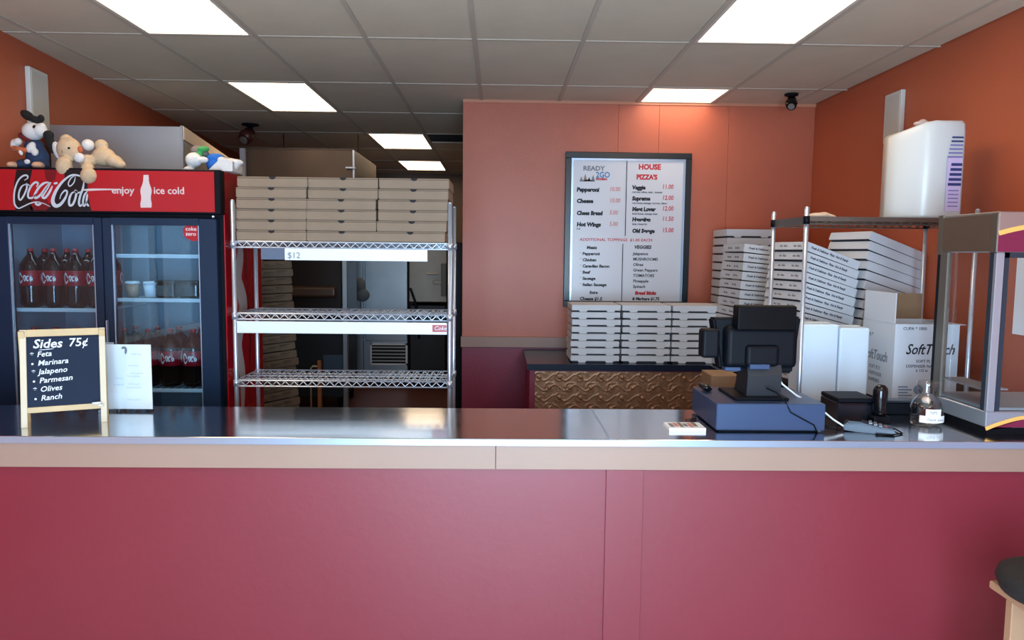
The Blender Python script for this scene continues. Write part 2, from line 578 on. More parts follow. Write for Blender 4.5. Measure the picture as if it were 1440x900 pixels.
struct('wall_kitchen_back', MB().box(-4, CORN + .1, KB, KB + .1, 0, CEIL + .03), mat('kitchen_wall', (108, 92, 80), .7))
# shop front behind the camera
wf = MB()
xs = [-3.2, WINS[0][0], WINS[0][1], WINS[1][0], WINS[1][1], 2.64]
wf.box(-3.3, 2.64, FRONT_Y - .1, FRONT_Y, 0, WZ0).box(-3.3, 2.64, FRONT_Y - .1, FRONT_Y, WZ1, CEIL + .03)
wf.box(-3.3, xs[1], FRONT_Y - .1, FRONT_Y, WZ0, WZ1).box(xs[2], xs[3], FRONT_Y - .1, FRONT_Y, WZ0, WZ1).box(xs[4], 2.64, FRONT_Y - .1, FRONT_Y, WZ0, WZ1)
struct('wall_front', wf, ORANGE_D)
for k, (a, b) in enumerate(WINS):
    fr = MB()
    fr.box(a, b, FRONT_Y - .09, FRONT_Y - .03, WZ0, WZ0 + .05).box(a, b, FRONT_Y - .09, FRONT_Y - .03, WZ1 - .05, WZ1)
    fr.box(a, a + .05, FRONT_Y - .09, FRONT_Y - .03, WZ0, WZ1).box(b - .05, b, FRONT_Y - .09, FRONT_Y - .03, WZ0, WZ1)
    wn = struct('window_%d' % (k + 1), fr, BLACK)
    obj('pane', MB().box(a + .05, b - .05, FRONT_Y - .065, FRONT_Y - .06, WZ0 + .05, WZ1 - .05), GLASSC, wn)

# ------------------------------------------------------------------ service counter
CT = 0.93
CF, CB = 2.76, 3.30
XC0, XC1 = -2.6, 2.5
SEAM = at(845, 605, 3.0).x
t = thing('service_counter', 'long maroon service counter with a stainless steel top and beige trim', 'counter', (0, CF, 0))
for a, b in ((XC0, SEAM), (SEAM, XC1)):
    obj('countertop', MB().box(a + .0012, b - .0012, CF - .012, CB, CT - .022, CT, bev=.003, seg=2), STEEL, t)
obj('joint_strip', MB().box(SEAM - .004, SEAM + .004, CF - .0125, CB, CT - .0, CT + .0012), STEELE, t)
obj('front_edge', MB().box(XC0, XC1, CF - .016, CF - .0125, CT - .026, CT - .001, bev=.001), STEELE, t)
XS = at(697, 645, CF).x
for a, b in ((XC0, XS), (XS, XC1)):
    obj('trim_board', MB().box(a + .0008, b - .0008, CF - .008, CF + .01, CT - .117, CT - .022, bev=.0015), BEIGE, t)
B0, B1 = at(850, 780, CF).x, at(902, 780, CF).x
obj('front_panel', MB().box(XC0, B0 + .02, CF + .006, CF + .02, 0, CT - .115), MAROON, t)
obj('front_panel', MB().box(B1 - .02, XC1, CF + .006, CF + .02, 0, CT - .115), MAROON, t)
obj('batten', MB().box(B0, B1, CF - .004, CF + .006, 0.0, CT - .1175, bev=.001), MAROON, t)
obj('carcass', MB().box(XC0, XC1, CF + .02, CB - .03, 0, CT - .03), mat('plywood', (150, 120, 90), .7), t)

# ------------------------------------------------------------------ drinks fridge
FY = 4.0
def fx(px):
    return at(px, 430, FY).x
def fz(py, px=150):
    return at(px, py, FY).z
FX0, FX1 = fx(-14), at(312, 300, FY).x
FTOP = fz(237)
FR = thing('drinks_fridge', 'red and black two-door glass drinks fridge with a script logo header', 'fridge', ((FX0 + FX1) / 2, FY + .33, 0))
FD = 0.64
cab = MB()
cab.box(FX0, FX0 + .04, FY + .05, FY + FD, .06, FTOP)
cab.box(FX1 - .035, FX1 - .006, FY + .05, FY + FD, .06, FTOP)
cab.box(FX0 + .04, FX1 - .035, FY + FD - .03, FY + FD, .06, FTOP)
cab.box(FX0 + .04, FX1 - .035, FY + .05, FY + FD - .03, fz(306), FTOP)
cab.box(FX0 + .04, FX1 - .035, FY + .05, FY + FD - .03, .06, .32)
obj('cabinet', cab, BLACK, FR)
obj('side_panel', MB().box(FX1 - .006, FX1, FY + .04, FY + FD, .06, FTOP - .002), REDS, FR)
ln = MB()
ln.box(FX0 + .04, FX1 - .035, FY + FD - .034, FY + FD - .03, .32, fz(306))
ln.box(FX0 + .04, FX0 + .044, FY + .06, FY + FD - .034, .32, fz(306))
ln.box(FX1 - .039, FX1 - .035, FY + .06, FY + FD - .034, .32, fz(306))
ln.box(FX0 + .044, FX1 - .039, FY + .06, FY + FD - .034, .32, .324)
mid = fx(147)
ln.box(mid - .012, mid + .012, FY + .5, FY + FD - .034, .324, fz(306))
obj('liner', ln, LINER, FR)
for k in range(4):
    xx = FX0 + .08 if k % 2 else FX1 - .08
    yy = FY + .1 if k < 2 else FY + FD - .08
    obj('foot', MB().cyl((xx, yy, 0), (xx, yy, .06), .02, 10), BLACK, FR)
# header sign
hd = obj('header', MB().box(FX0, FX1 - .0, FY - .012, FY + .05, fz(300), FTOP, bev=.004), BLACK, FR)
HX1 = at(303, 270, FY).x
obj('sign_face', MB().box(FX0 + .004, HX1, FY - .016, FY - .012, fz(297), fz(240)), RED, hd)
def zp(x, y):                      # 8x enlargement of the photograph's corner (0, 220) -> sign plane
    p = at(x / 8, 220 + y / 8, FY - .016)
    return p.x, p.z
def smap(u, v, d):
    x, z = zp(u, v)
    return (x, FY - .016 - d, z)
sg = MB()
blk = [[(185, 148), (365, 148), (340, 260), (335, 400), (370, 620), (178, 620), (150, 480), (160, 300)],
       [(700, 148), (965, 148), (985, 300), (985, 420), (1030, 622), (560, 622), (600, 500), (640, 400), (700, 300), (730, 220)],
       [(330, 560), (370, 622), (560, 622), (600, 500), (500, 590)]]
for pl in blk:
    q = [sg.bm.verts.new(smap(a, b, .0006)) for a, b in pl]
    sg.bm.faces.new(q).material_index = 0
q = [sg.bm.verts.new(smap(a, b, .0008)) for a, b in [(500, 148), (640, 148), (620, 260), (560, 300), (510, 240)]]
sg.bm.faces.new(q).material_index = 1
q = [sg.bm.verts.new(smap(a, b, .0008)) for a, b in [(350, 480), (520, 470), (570, 560), (520, 605), (380, 605)]]
sg.bm.faces.new(q).material_index = 1
bmesh.ops.recalc_face_normals(sg.bm, faces=sg.bm.faces)
obj('dark_print', sg, [SIGNB, REDD], hd)
lg = MB()
S = [([(275, 268), (312, 245), (310, 218), (270, 215), (215, 260), (175, 350), (160, 450), (168, 540), (208, 583), (260, 565), (340, 528), (415, 512), (490, 528), (568, 566)], lambda u: 19 if u < .6 else 14),
     ([(395, 520), (430, 545), (470, 520)], lambda u: 26),
     ([(300, 310), (250, 335), (218, 400), (213, 465), (235, 488), (275, 430), (305, 350), (300, 310), (350, 340)], lambda u: 20),
     ([(412, 345), (430, 305), (400, 292), (355, 330), (322, 400), (322, 460), (365, 465), (410, 420)], lambda u: 23),
     ([(560, 292), (500, 300), (440, 350), (395, 430), (405, 468), (460, 430), (520, 350), (562, 290)], lambda u: 26),
     ([(575, 290), (520, 380), (480, 450), (510, 465), (560, 400), (592, 330)], lambda u: 26),
     ([(606, 306), (650, 298)], lambda u: 22),
     ([(972, 280), (930, 235), (860, 210), (790, 218), (700, 290), (625, 400), (595, 500), (625, 555), (680, 540), (735, 470), (758, 400), (730, 385), (690, 430), (675, 480)], lambda u: 20 + 26 * max(0, 1 - abs(u - .5) * 4)),
     ([(850, 225), (835, 290), (790, 335), (770, 305), (800, 245), (845, 215)], lambda u: 12),
     ([(850, 392), (805, 420), (780, 490), (785, 548), (820, 540), (850, 470), (862, 400), (845, 388), (880, 410), (910, 395)], lambda u: 25),
     ([(945, 285), (935, 360), (905, 440), (890, 520), (905, 556), (935, 530)], lambda u: 24),
     ([(985, 390), (950, 440), (935, 520), (950, 556), (985, 500)], lambda u: 22),
     ([(985, 420), (975, 520), (1003, 562)], lambda u: 22)]
for pts, wd in S:
    lg.ribbon(pts, wd, smap, depth=.0016, sub=7)
obj('logo_script', lg, SILVER, hd)
# thin streak, contour bottle and words
st = MB()
st.ribbon([(930, 378), (1100, 372), (1300, 372), (1410, 378)], lambda u: 26 * (1 - u) + 4, smap, depth=.0014)
m_ = front(FY - .016)
p = at(157, 272, FY - .016)
st.text('enjoy', m_(p.x, p.z, .0006), .052, align='LEFT', bold=.0008, sx=1.02)
p = at(216, 272.5, FY - .016)
st.text('ice cold', m_(p.x, p.z, .0006), .052, align='LEFT', bold=.0008, sx=.98)
bo = [(0, 0), (.9, 0), (.9, .06), (1.0, .09), (.95, .15), (1.25, .28), (1.9, .42), (2.0, .52), (1.7, .66), (1.7, .74), (2.0, .88), (1.9, 1.0)]
pl = [(x, y) for x, y in bo] + [(-x, y) for x, y in bo[:0:-1]]
vs = []
for x, y in pl:
    c = at(205.5 + x * 4, 246 + y * 46, FY - .016)
    vs.append(st.bm.verts.new((c.x, FY - .0172, c.z)))
st.bm.faces.new(vs)
for f in st.bm.faces:
    if f.normal.y > 0:
        f.normal_flip()
obj('sign_lettering', st, mat('sign_white', (208, 196, 196), .4), hd)
# doors
def door(x0, x1, gx0, gx1, name='door'):
    z0, z1 = .34, fz(306)
    gz0, gz1 = .42, fz(316)
    d = MB()
    y0, y1 = FY, FY + .045
    d.box(x0, gx0, y0, y1, z0, z1, bev=.003).box(gx1, x1, y0, y1, z0, z1, bev=.003)
    d.box(gx0, gx1, y0, y1, gz1, z1).box(gx0, gx1, y0, y1, z0, gz0)
    o = obj(name, d, BLUEBLK, FR)
    obj('glass', MB().box(gx0, gx1, FY + .012, FY + .016, gz0, gz1), GLASS, o)
    g = MB()
    for a in (gx0, gx1 - .005):
        g.box(a, a + .005, FY + .004, FY + .012, gz0, gz1)
    obj('gasket', g, STEELE, o)
    return o
d1 = door(FX0 + .003, mid - .002, fx(16), fx(135))
d2 = door(mid + .002, fx(307), fx(160), fx(282))
obj('handle', MB().box(mid + .012, mid + .02, FY - .02, FY, .7, fz(450), bev=.002), STEELE, d2)
obj('hinge_screw', MB().cyl((fx(304), FY - .016, fz(303)), (fx(304), FY, fz(303)), .005, 8), WHITE, FR)
stk = MB()
c = at(268.5, 326, FY)
pl = [(-.045, -.002), (-.035, -.03), (0, -.047), (.045, -.047), (.045, .04), (-.02, .04), (-.042, .02)]
stk.prism([(c.x + a, c.z + b) for a, b in pl], FY + .009, FY + .0115, 'Y')
s_ = obj('sticker', stk, RED, d2)
sk = MB()
sk.text('coke', front(FY + .0088)(c.x - .032, c.z + .006, .0003), .03)
sk.text('zero', front(FY + .0088)(c.x - .032, c.z - .02, .0003), .03)
obj('lettering', sk, WHITE, s_)
# inner shelves
def shelf(x0, x1, z):
    s = MB()
    s.box(x0, x1, FY + .07, FY + .085, z - .018, z + .002, bev=.002)
    n = 14
    for k in range(n + 1):
        xx = x0 + .01 + (x1 - x0 - .02) * k / n
        s.box(xx - .002, xx + .002, FY + .085, FY + FD - .05, z - .006, z - .001)
    s.box(x0, x1, FY + FD - .06, FY + FD - .05, z - .008, z)
    obj('shelf', s, SHELFW, FR)
def sz(py, px=200):
    return at(px, py, FY + .07).z
SL0, SL1, SR0, SR1 = FX0 + .045, mid - .015, mid + .015, FX1 - .04
zL1, zL2, zR1, zR2, zR3 = sz(434, 70), sz(434, 70) - .43, sz(358), sz(420), sz(547)
for a, b, z in ((SL0, SL1, zL1), (SL0, SL1, zL2), (SR0, SR1, zR1), (SR0, SR1, zR2), (SR0, SR1, zR3)):
    shelf(a, b, z)
# graphic on the red side: pale contour bottle with streaks
gr = MB()
def side_blob(cy, cz, ry, rz_, mi):
    vs = [gr.bm.verts.new((FX1 + .0008, cy + ry * math.cos(t * PI / 8), cz + rz_ * math.sin(t * PI / 8))) for t in range(16)]
    gr.bm.faces.new(vs).material_index = mi
gr.ribbon([(FY + .25, 1.75), (FY + .27, 1.6), (FY + .22, 1.45), (FY + .30, 1.3), (FY + .2, 1.1), (FY + .26, .9), (FY + .24, .6)], lambda u: .06 + .07 * math.sin(u * PI), lambda u, v, d: (FX1 + d, u, v), depth=.0008)
gr.ribbon([(FY + .40, 1.8), (FY + .36, 1.5), (FY + .42, 1.2), (FY + .38, .9)], .03, lambda u, v, d: (FX1 + d, u, v), depth=.0009, mi=1)
for f in gr.bm.faces:
    if f.normal.x < 0:
        f.normal_flip()
obj('side_graphic', gr, [mat('graphic_grey', (176, 168, 164), .3), REDD], FR)

# bottles and tubs in the fridge
def bottle(loc, label, first=[None]):
    if first[0] is None:
        t = thing('cola_bottle', label, 'bottle', loc, group='cola bottles in the drinks fridge')
        prof = [(.035, 0), (.053, .008), (.057, .03), (.055, .06), (.057, .085), (.057, .20), (.053, .232), (.036, .262), (.018, .284), (.014, .30)]
        obj('body', MB().lathe((0, 0, 0), prof, 18), COLA, t, local=True)
        obj('cap', MB().cyl((0, 0, .298), (0, 0, .318), .015, 12), CAPR, t, local=True)
        lb = obj('wrapper', MB().lathe((0, 0, 0), [(.0573, .118), (.0583, .12), (.0583, .198), (.0573, .20)], 18), mat('label_red', (150, 16, 34), .3), t, local=True)
        tx = MB()
        for k in range(3):          # script wrapped around the label
            for s, wd in [([(0, 0), (-.012, .012), (-.018, 0), (-.01, -.012), (0, -.004)], .004), ([(.006, -.006), (.004, .004), (.011, .004), (.009, -.006), (.006, -.006)], .003),
                          ([(.022, .004), (.015, .003), (.015, -.006), (.021, -.005)], .003), ([(.03, .003), (.025, 0), (.027, -.007), (.031, 0), (.032, -.007)], .003)]:
                tx.ribbon(s, wd, lambda u, v, d, k=k: (.0589 * math.sin((u * 1.5) / .0589 + k * 2.094 - .2), -.0589 * math.cos(u * 1.5 / .0589 + k * 2.094 - .2), .16 + v * 2.2), sub=4)
        obj('logo_script', tx, WHITE, lb, local=True)
        first[0] = t
        return t
    c = copy_tree(first[0])
    c.location = loc
    c['label'] = label
    return c
for k, px in enumerate((46, 78, 109, 140)):
    p = at(px, 430, FY + .15)
    bottle((p.x, FY + .15, zL1 + .002), ['cola bottle on the left fridge shelf, leftmost in the front row', 'cola bottle on the left fridge shelf, second from the left', 'cola bottle on the left fridge shelf, third from the left', 'cola bottle on the left fridge shelf, half hidden by the middle door frame'][k])
for k in range(4):
    p = at((46, 78, 109, 140)[k], 430, FY + .15)
    bottle((p.x + .006, FY + .27, zL1 + .002), 'cola bottle standing in the second row on the left fridge shelf, ' + ['behind the leftmost', 'behind the second', 'behind the third', 'behind the fourth'][k])
for k in range(4):
    p = at((46, 78, 109, 140)[k], 430, FY + .17)
    bottle((p.x, FY + .17, zL2 + .002), ['left', 'second from left', 'third from left', 'right'][k] + ' bottle just showing its cap above the chalkboard frame')
for k, px in enumerate((179, 210.5, 242, 273.5)):
    p = at(px, 540, FY + .16)
    bottle((p.x, FY + .16, zR3 + .002), ['cola bottle behind the white flyer on the lower right fridge shelf', 'cola bottle on the lower right fridge shelf at the flyer\'s right edge', 'second cola bottle from the right on the lower right fridge shelf', 'rightmost cola bottle on the lower right fridge shelf'][k])
    bottle((p.x - .01, FY + .30, zR3 + .002), 'cola bottle in the rear row of the lower right fridge shelf, ' + ['leftmost', 'second from left', 'third from left', 'rightmost'][k])
for k, (px, m, nm, lb) in enumerate(((187, CUPB, 'cup', 'blurry tan cup on the middle right fridge shelf'), (212, FOAM, 'cup', 'white cup on the middle right fridge shelf'),
                                     (238, COLA, 'tub', 'dark square tub on the middle right fridge shelf'), (270, COLA, 'tub', 'dark round-topped tub at the right end of the fridge shelf'))):
    p = at(px, 418, FY + .16)
    t = thing(nm, lb, nm, (p.x, FY + .16, zR2 + .002))
    if nm == 'cup':
        obj('body', MB().lathe((0, 0, 0), [(.028, 0), (.036, .075)], 16), m, t, local=True)
        obj('lid', MB().lathe((0, 0, 0), [(.039, .074), (.039, .082), (.03, .088)], 16), FOAM, t, local=True)
    else:
        obj('body', MB().box(-.055, .05, -.05, .05, 0, .08, bev=.012, seg=3), m, t, local=True)
        obj('lid', MB().box(-.058, .053, -.053, .053, .08, .095, bev=.006, seg=2), mat('tub_lid', (34, 26, 26), .2), t, local=True)
fl_ = bpy.data.lights.new('fridge_lamp', 'AREA')
fl_.shape = 'RECTANGLE'; fl_.size = 1.0; fl_.size_y = .04; fl_.energy = 1.0; fl_.color = (.7, .88, 1)
flo = bpy.data.objects.new('fridge_lamp', fl_)
COL.objects.link(flo)
flo.location = ((FX0 + FX1) / 2, FY + .10, fz(309)); flo.parent = None

# ------------------------------------------------------------------ plush toys on the fridge
def blobs(name, lst, m, parent, vox=.005):
    b = MB()
    for e in lst:
        c, r = e[0], e[1]
        rot = Euler(e[2]).to_matrix() if len(e) > 2 else None
        b.ell(Vector(c), r, rot=rot, n=3)
    me = bpy.data.meshes.new('tmp')
    b.bm.to_mesh(me); b.bm.free()
    o = bpy.data.objects.new('tmp', me)
    COL.objects.link(o)
    md = o.modifiers.new('r', 'REMESH'); md.mode = 'VOXEL'; md.voxel_size = vox; md.use_smooth_shade = True
    sm = o.modifiers.new('s', 'SMOOTH'); sm.iterations = 4
    me2 = bpy.data.meshes.new_from_object(o.evaluated_get(bpy.context.evaluated_depsgraph_get()))
    bpy.data.objects.remove(o); bpy.data.meshes.remove(me)
    for p_ in me2.polygons:
        p_.use_smooth = True
    q = bpy.data.objects.new(name, me2)
    me2.materials.clear()
    me2.materials.append(m)
    COL.objects.link(q)
    q.parent = parent
    return q
PY = FY + .12
K = PY / F                                        # metres per pixel there
def rel(px, py, base):                            # offsets from the toy's base, in pixels of the picture
    return ((px - base[0]) * K, (base[1] - py) * K)
# seated plush dog (left)
pb = (50, 236)
p = at(50, 236, PY)
T = thing('plush_dog', 'seated plush toy with black ears, white face and navy overalls on the fridge top', 'plush toy', (p.x, PY, FTOP))
def P3(px, py, y=0, b=pb):
    u, v = rel(px, py, b)
    return (u, y, max(v, .0))
blobs('body', [(P3(52, 220, .01), (.058, .05, .068)), (P3(48, 205, .01), (.05, .045, .045)), (P3(36, 230, -.01), (.04, .045, .032)), (P3(60, 230, -.01), (.04, .045, .032))], CLOTHB, T)
blobs('head', [(P3(50, 184, -.005), (.055, .05, .048)), (P3(62, 183, -.02), (.034, .034, .036)), (P3(66, 178, -.03), (.018, .02, .018))], FURW, T)
blobs('sleeve', [(P3(27, 203, -.02), (.022, .025, .032)), (P3(33, 199, -.03), (.02, .02, .02)), (P3(52, 207, -.045), (.02, .02, .033), (0, .6, 0)), (P3(57, 213, -.045), (.018, .018, .022))], FURW, T)
blobs('arm', [(P3(31, 208, -.05), (.02, .014, .012)), (P3(38, 210, -.06), (.022, .014, .013)), (P3(45, 211, -.055), (.018, .014, .014))], CLOTHO, T)
blobs('ear', [(P3(43, 163, -.005), (.040, .026, .024), (0, .6, 0)), (P3(54, 169, -.008), (.034, .026, .020), (0, .4, 0)), (P3(62, 167, -.01), (.016, .018, .022))], FURB, T)
blobs('ear', [(P3(74, 190, -.03), (.028, .022, .026)), (P3(76, 200, -.03), (.024, .02, .045), (0, -.3, 0)), (P3(80, 209, -.03), (.022, .018, .022))], FURB, T)
blobs('shoe', [(P3(27, 231, -.045), (.026, .04, .02))], SKINP, T)
blobs('shoe', [(P3(61, 231, -.045), (.03, .04, .02))], SKINP, T)
blobs('neckerchief', [(P3(40, 193, -.0), (.045, .04, .02), (0, .5, 0))], mat('dark_red_cloth', (96, 20, 24), .9), T)
blobs('eye_patch', [(P3(58, 180, -.045), (.012, .008, .013), (0, -.6, 0))], FURB, T)
blobs('held_bone', [(P3(42, 215, -.07), (.01, .01, .016), (0, -.5, 0)), (P3(50, 227, -.07), (.016, .012, .014))], FURW, T, .004)
# lying teddy bear
pb2 = (128, 236)
p = at(128, 236, PY)
T = thing('teddy_bear', 'cream teddy bear lying on its side over the fridge header, feet hanging', 'plush toy', (p.x, PY - .05, FTOP))
def P4(px, py, y=0):
    u, v = rel(px, py, pb2)
    return (u, y, v)
blobs('body', [(P4(150, 218, .02), (.06, .05, .05)), (P4(165, 224, .01), (.05, .04, .035), (0, .4, 0)), (P4(174, 229, 0), (.03, .03, .024)), (P4(132, 226, -.01), (.04, .04, .04)),
               (P4(138, 238, -.055), (.035, .03, .04)), (P4(143, 246, -.085), (.042, .034, .042)), (P4(146, 202, .03), (.034, .03, .03))], FUR, T)
hd_ = blobs('head', [(P4(108, 210, -.01), (.062, .055, .065)), (P4(104, 197, -.005), (.032, .03, .03)), (P4(108, 234, -.06), (.042, .04, .055)), (P4(118, 215, -.03), (.035, .03, .04))], FUR, T)
blobs('ear', [(P4(92, 212, .0), (.025, .022, .055), (0, -.35, 0))], FURW, T)
blobs('collar', [(P4(132, 203, .0), (.03, .035, .03)), (P4(128, 222, -.06), (.028, .024, .026))], FURW, T)
blobs('bow', [(P4(126, 211, -.035), (.014, .015, .022))], CLOTHO, T)
blobs('eye', [(P4(115, 209.5, -.062), (.007, .006, .007))], FURB, hd_, .003)
blobs('mouth', [(P4(106, 214, -.062), (.004, .004, .010))], mat('brown_thread', (150, 110, 80), .9), hd_, .002)
# white and blue toy at the right end
pb3 = (300, 238)
p = at(300, 238, PY)
T = thing('plush_snowman', 'white plush toy with a blue coat and green cap at the fridge top corner', 'plush toy', (p.x, PY, FTOP))
def P5(px, py, y=0):
    u, v = rel(px, py, pb3)
    return (u, y, max(v, .012))
blobs('coat', [(P5(301, 226, .03), (.05, .05, .052)), (P5(302, 218, .02), (.05, .045, .024))], CLOTHS, T)
blobs('limb', [(P5(275, 222, -.01), (.045, .04, .04)), (P5(288, 222, -.02), (.03, .022, .018)), (P5(268, 236, -.01), (.03, .03, .016))], FURW, T)
blobs('limb', [(P5(325, 228, -.01), (.048, .04, .036)), (P5(314, 222, -.02), (.026, .02, .018)), (P5(335, 224, -.01), (.03, .024, .014), (0, .2, 0))], FURW, T)
blobs('cap', [(P5(287, 207, 0), (.032, .03, .016), (0, -.1, 0)), (P5(282, 214, 0), (.018, .02, .024))], CLOTHG, T)
blobs('head', [(P5(275, 208, .04), (.035, .035, .03)), (P5(284, 212, .03), (.03, .03, .02))], mat('grey_plush', (120, 112, 106), .95, bump=.6, bscale=160), T)
bagm = MB().prism([(at(306, 215, FY + .2).x, FTOP + .0), (at(340, 215, FY + .2).x, FTOP - .0), (at(340, 215, FY + .2).x, FTOP + .05), (at(325, 215, FY + .2).x, FTOP + .07)], FY + .05, FY + .2, 'Y')
tag(obj('folded_towel', bagm, FURW, origin=(at(325, 215, FY + .1).x, FY + .12, FTOP)), 'crumpled white cloth at the right rear corner of the fridge top', 'cloth')

# ------------------------------------------------------------------ steel cabinet behind the fridge
SY = 4.70
p0, p1 = at(70, 175, SY), at(255, 176, SY)
r1 = at(340, 235, 7.0)
zt = (p0.z + p1.z) / 2
T = thing('steel_cabinet', 'tall stainless steel cabinet with a beige-edged side behind the drinks fridge', 'cabinet', ((p0.x + p1.x) / 2, SY + 1, 0))
pol = [(p0.x, SY), (p1.x, SY), (r1.x, 7.0), (xl(7.0) + .01, 7.0)]
obj('body', MB().prism([(a, b + .01) if b < 5 else (a, b) for a, b in pol], 0, zt - .01), STEELM, T)
obj('front_panel', MB().box(p0.x, p1.x - .004, SY - .004, SY + .008, .1, zt - .006, bev=.002), STEELM, T)
obj('corner_edge', MB().box(p1.x - .006, p1.x + .006, SY - .008, SY + .01, .1, zt, bev=.002), STEELE, T)
d = Vector((r1.x - p1.x, 7.0 - SY)).normalized()
nrm = Vector((d.y, -d.x))
def side(s0, s1, z0, z1, off=.004, th=.006):
    a = Vector((p1.x, SY)) + d * s0
    b = Vector((p1.x, SY)) + d * s1
    return MB().prism([(a.x + nrm.x * off, a.y + nrm.y * off), (b.x + nrm.x * off, b.y + nrm.y * off), (b.x + nrm.x * (off + th), b.y + nrm.y * (off + th)), (a.x + nrm.x * (off + th), a.y + nrm.y * (off + th))], z0, z1)
obj('side_rim', side(.02, 2.33, zt - .08, zt), mat('beige_rim', (214, 196, 170), .5), T)
obj('side_panel', side(.06, 2.33, .2, zt - .09, th=.003), mat('grey_side', (120, 114, 106), .5), T)
obj('edge_post', MB().box(r1.x - .02, r1.x + .03, 7.0, 7.04, 0, at(342, 208, 7.0).z, bev=.004), STEELE, T)

# ------------------------------------------------------------------ pizza boxes
def kraft_box(w_, d_, t_):
    """top-level mesh (tray) with a lid part; origin bottom centre"""
    tr = MB()
    tr.box(-w_ / 2 + .003, w_ / 2 - .003, -d_ / 2 + .003, d_ / 2 - .003, 0, t_ - .009)
    o = obj('pizza_box', tr, KRAFT)
    l = MB()
    l.box(-w_ / 2, w_ / 2, -d_ / 2, d_ / 2, t_ - .008, t_ - .0015, bev=.0015)
    l.box(-w_ / 2, -w_ / 2 + .0015, -d_ / 2, d_ / 2, .006, t_ - .008).box(w_ / 2 - .0015, w_ / 2, -d_ / 2, d_ / 2, .006, t_ - .008)
    l.box(-w_ / 2 + .002, w_ / 2 - .002, -d_ / 2 - .0012, -d_ / 2 + .001, .004, t_ - .0105)
    l.prism([(math.cos(a * PI / 8 + PI) * .017, t_ - .002 + math.sin(a * PI / 8 + PI) * .013) for a in range(9)], -d_ / 2 - .0032, -d_ / 2 - .0012, 'Y', mi=1)
    obj('lid', l, [KRAFT, GAP], o, local=True)
    return o
def white_box(w_, d_, t_, printed=False, flaps=False):
    tr = MB()
    tight = printed or flaps
    ins = .010
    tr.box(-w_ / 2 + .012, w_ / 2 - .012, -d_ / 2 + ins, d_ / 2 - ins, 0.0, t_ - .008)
    o = obj('pizza_box', tr, [mat('tray_gap_shade', (52, 54, 62), .8), WCARD2])  # dark tray colour paints the shade in the gaps between stacked boxes
    l = MB()
    l.box(-w_ / 2, w_ / 2, -d_ / 2, d_ / 2, t_ - .007, t_ - .001, bev=.001)
    l.box(-w_ / 2, w_ / 2, -d_ / 2 - .001, -d_ / 2 + .001, .0125 if not tight else .0015, t_ - .006)
    l.box(-w_ / 2 - .001, -w_ / 2 + .001, -d_ / 2, d_ / 2, .004 if tight else .012, t_ - .006)
    l.box(w_ / 2 - .001, w_ / 2 + .001, -d_ / 2, d_ / 2, .004 if tight else .010, t_ - .006)
    for u in (() if tight else (.23, .80)):
        xx = -w_ / 2 + u * w_
        l.prism([(xx - .032, .0128), (xx - .022, .0005), (xx + .022, .0005), (xx + .032, .0128)], -d_ / 2 - .0012, -d_ / 2 + .001, 'Y')
    o2 = obj('lid', l, WCARD, o, local=True)
    if printed:
        tx = MB()
        tx.text('Fresh & Delicious  Pizza  Hot & Ready', front(-d_ / 2 - .001)(-w_ / 2 + .03, t_ * .42, .0003), .019, shear=.3, bold=.0007, sx=(w_ - .07) / .34)
        tx.text('Hot  Pizza', Matrix(((0, 0, -1, -w_ / 2 - .0013), (-1, 0, 0, d_ / 2 - .10), (0, 1, 0, t_ * .4), (0, 0, 0, 1))), .018, shear=.3)
        tx.text('Hot  Pizza', Matrix(((0, 0, -1, -w_ / 2 - .0013), (-1, 0, 0, d_ / 2 - .24), (0, 1, 0, t_ * .4), (0, 0, 0, 1))), .018, shear=.3)
        obj('lettering', tx, mat('box_print', (74, 76, 88), .6), o2, local=True)
    return o
def put(proto, used, loc, rot=(0, 0, 0), label='', group=''):
    o = proto if not used[0] else copy_tree(proto)
    used[0] = True
    o.location = loc
    o.rotation_euler = rot
    return tag(o, label, 'pizza box', group)

# --- wire rack with kraft boxes (left)
RY, RD = 4.0, .36
RX0, RX1 = at(330, 430, RY).x, at(632.5, 430, RY).x
zS = [at(480, 341, RY).z, at(480, 442, RY).z, at(480, 536, RY).z]
def wire_shelf(x0, x1, y0, y1, z, wire=.0022, n=34, truss=.026, mats=None, nx=5, pitch=.026):
    s = MB()
    for yy in (y0, y1):
        s.cyl((x0, yy, z), (x1, yy, z), .0042, 6)
        s.cyl((x0, yy, z - truss), (x1, yy, z - truss), .0042, 6)
        k = int((x1 - x0) / .046)
        pts = []
        for i in range(k * 2 + 1):
            pts.append((x0 + (x1 - x0) * i / (2 * k), yy, z - .003 if i % 2 else z - truss + .003))
        s.tube(pts, .0042, 4)
    for xx in (x0, x1):
        s.cyl((xx, y0, z), (xx, y1, z), .0032, 6)
        s.cyl((xx, y0, z - truss), (xx, y1, z - truss), .0032, 6)
        k = int((y1 - y0) / .04)
        s.tube([(xx, y0 + (y1 - y0) * i / (2 * k), z - .003 if i % 2 else z - truss + .003) for i in range(2 * k + 1)], .0026, 4)
    for i in range(1, n):
        xx = x0 + (x1 - x0) * i / n
        s.cyl((xx, y0, z), (xx, y1, z), wire, 4, caps=False)
    for k in range(1, nx - 1):
        yy = y0 + (y1 - y0) * k / (nx - 1)
        s.cyl((x0, yy, z - .005), (x1, yy, z - .005), .003, 5)
        s.tube([(x0 + (x1 - x0) * i / 60, yy, z - .008 if i % 2 else z - .024) for i in range(61)], .0022, 4)
    return s
RK = thing('wire_rack', 'chrome wire rack full of kraft pizza boxes between fridge and orange wall', 'rack', ((RX0 + RX1) / 2, RY + RD / 2, 0))
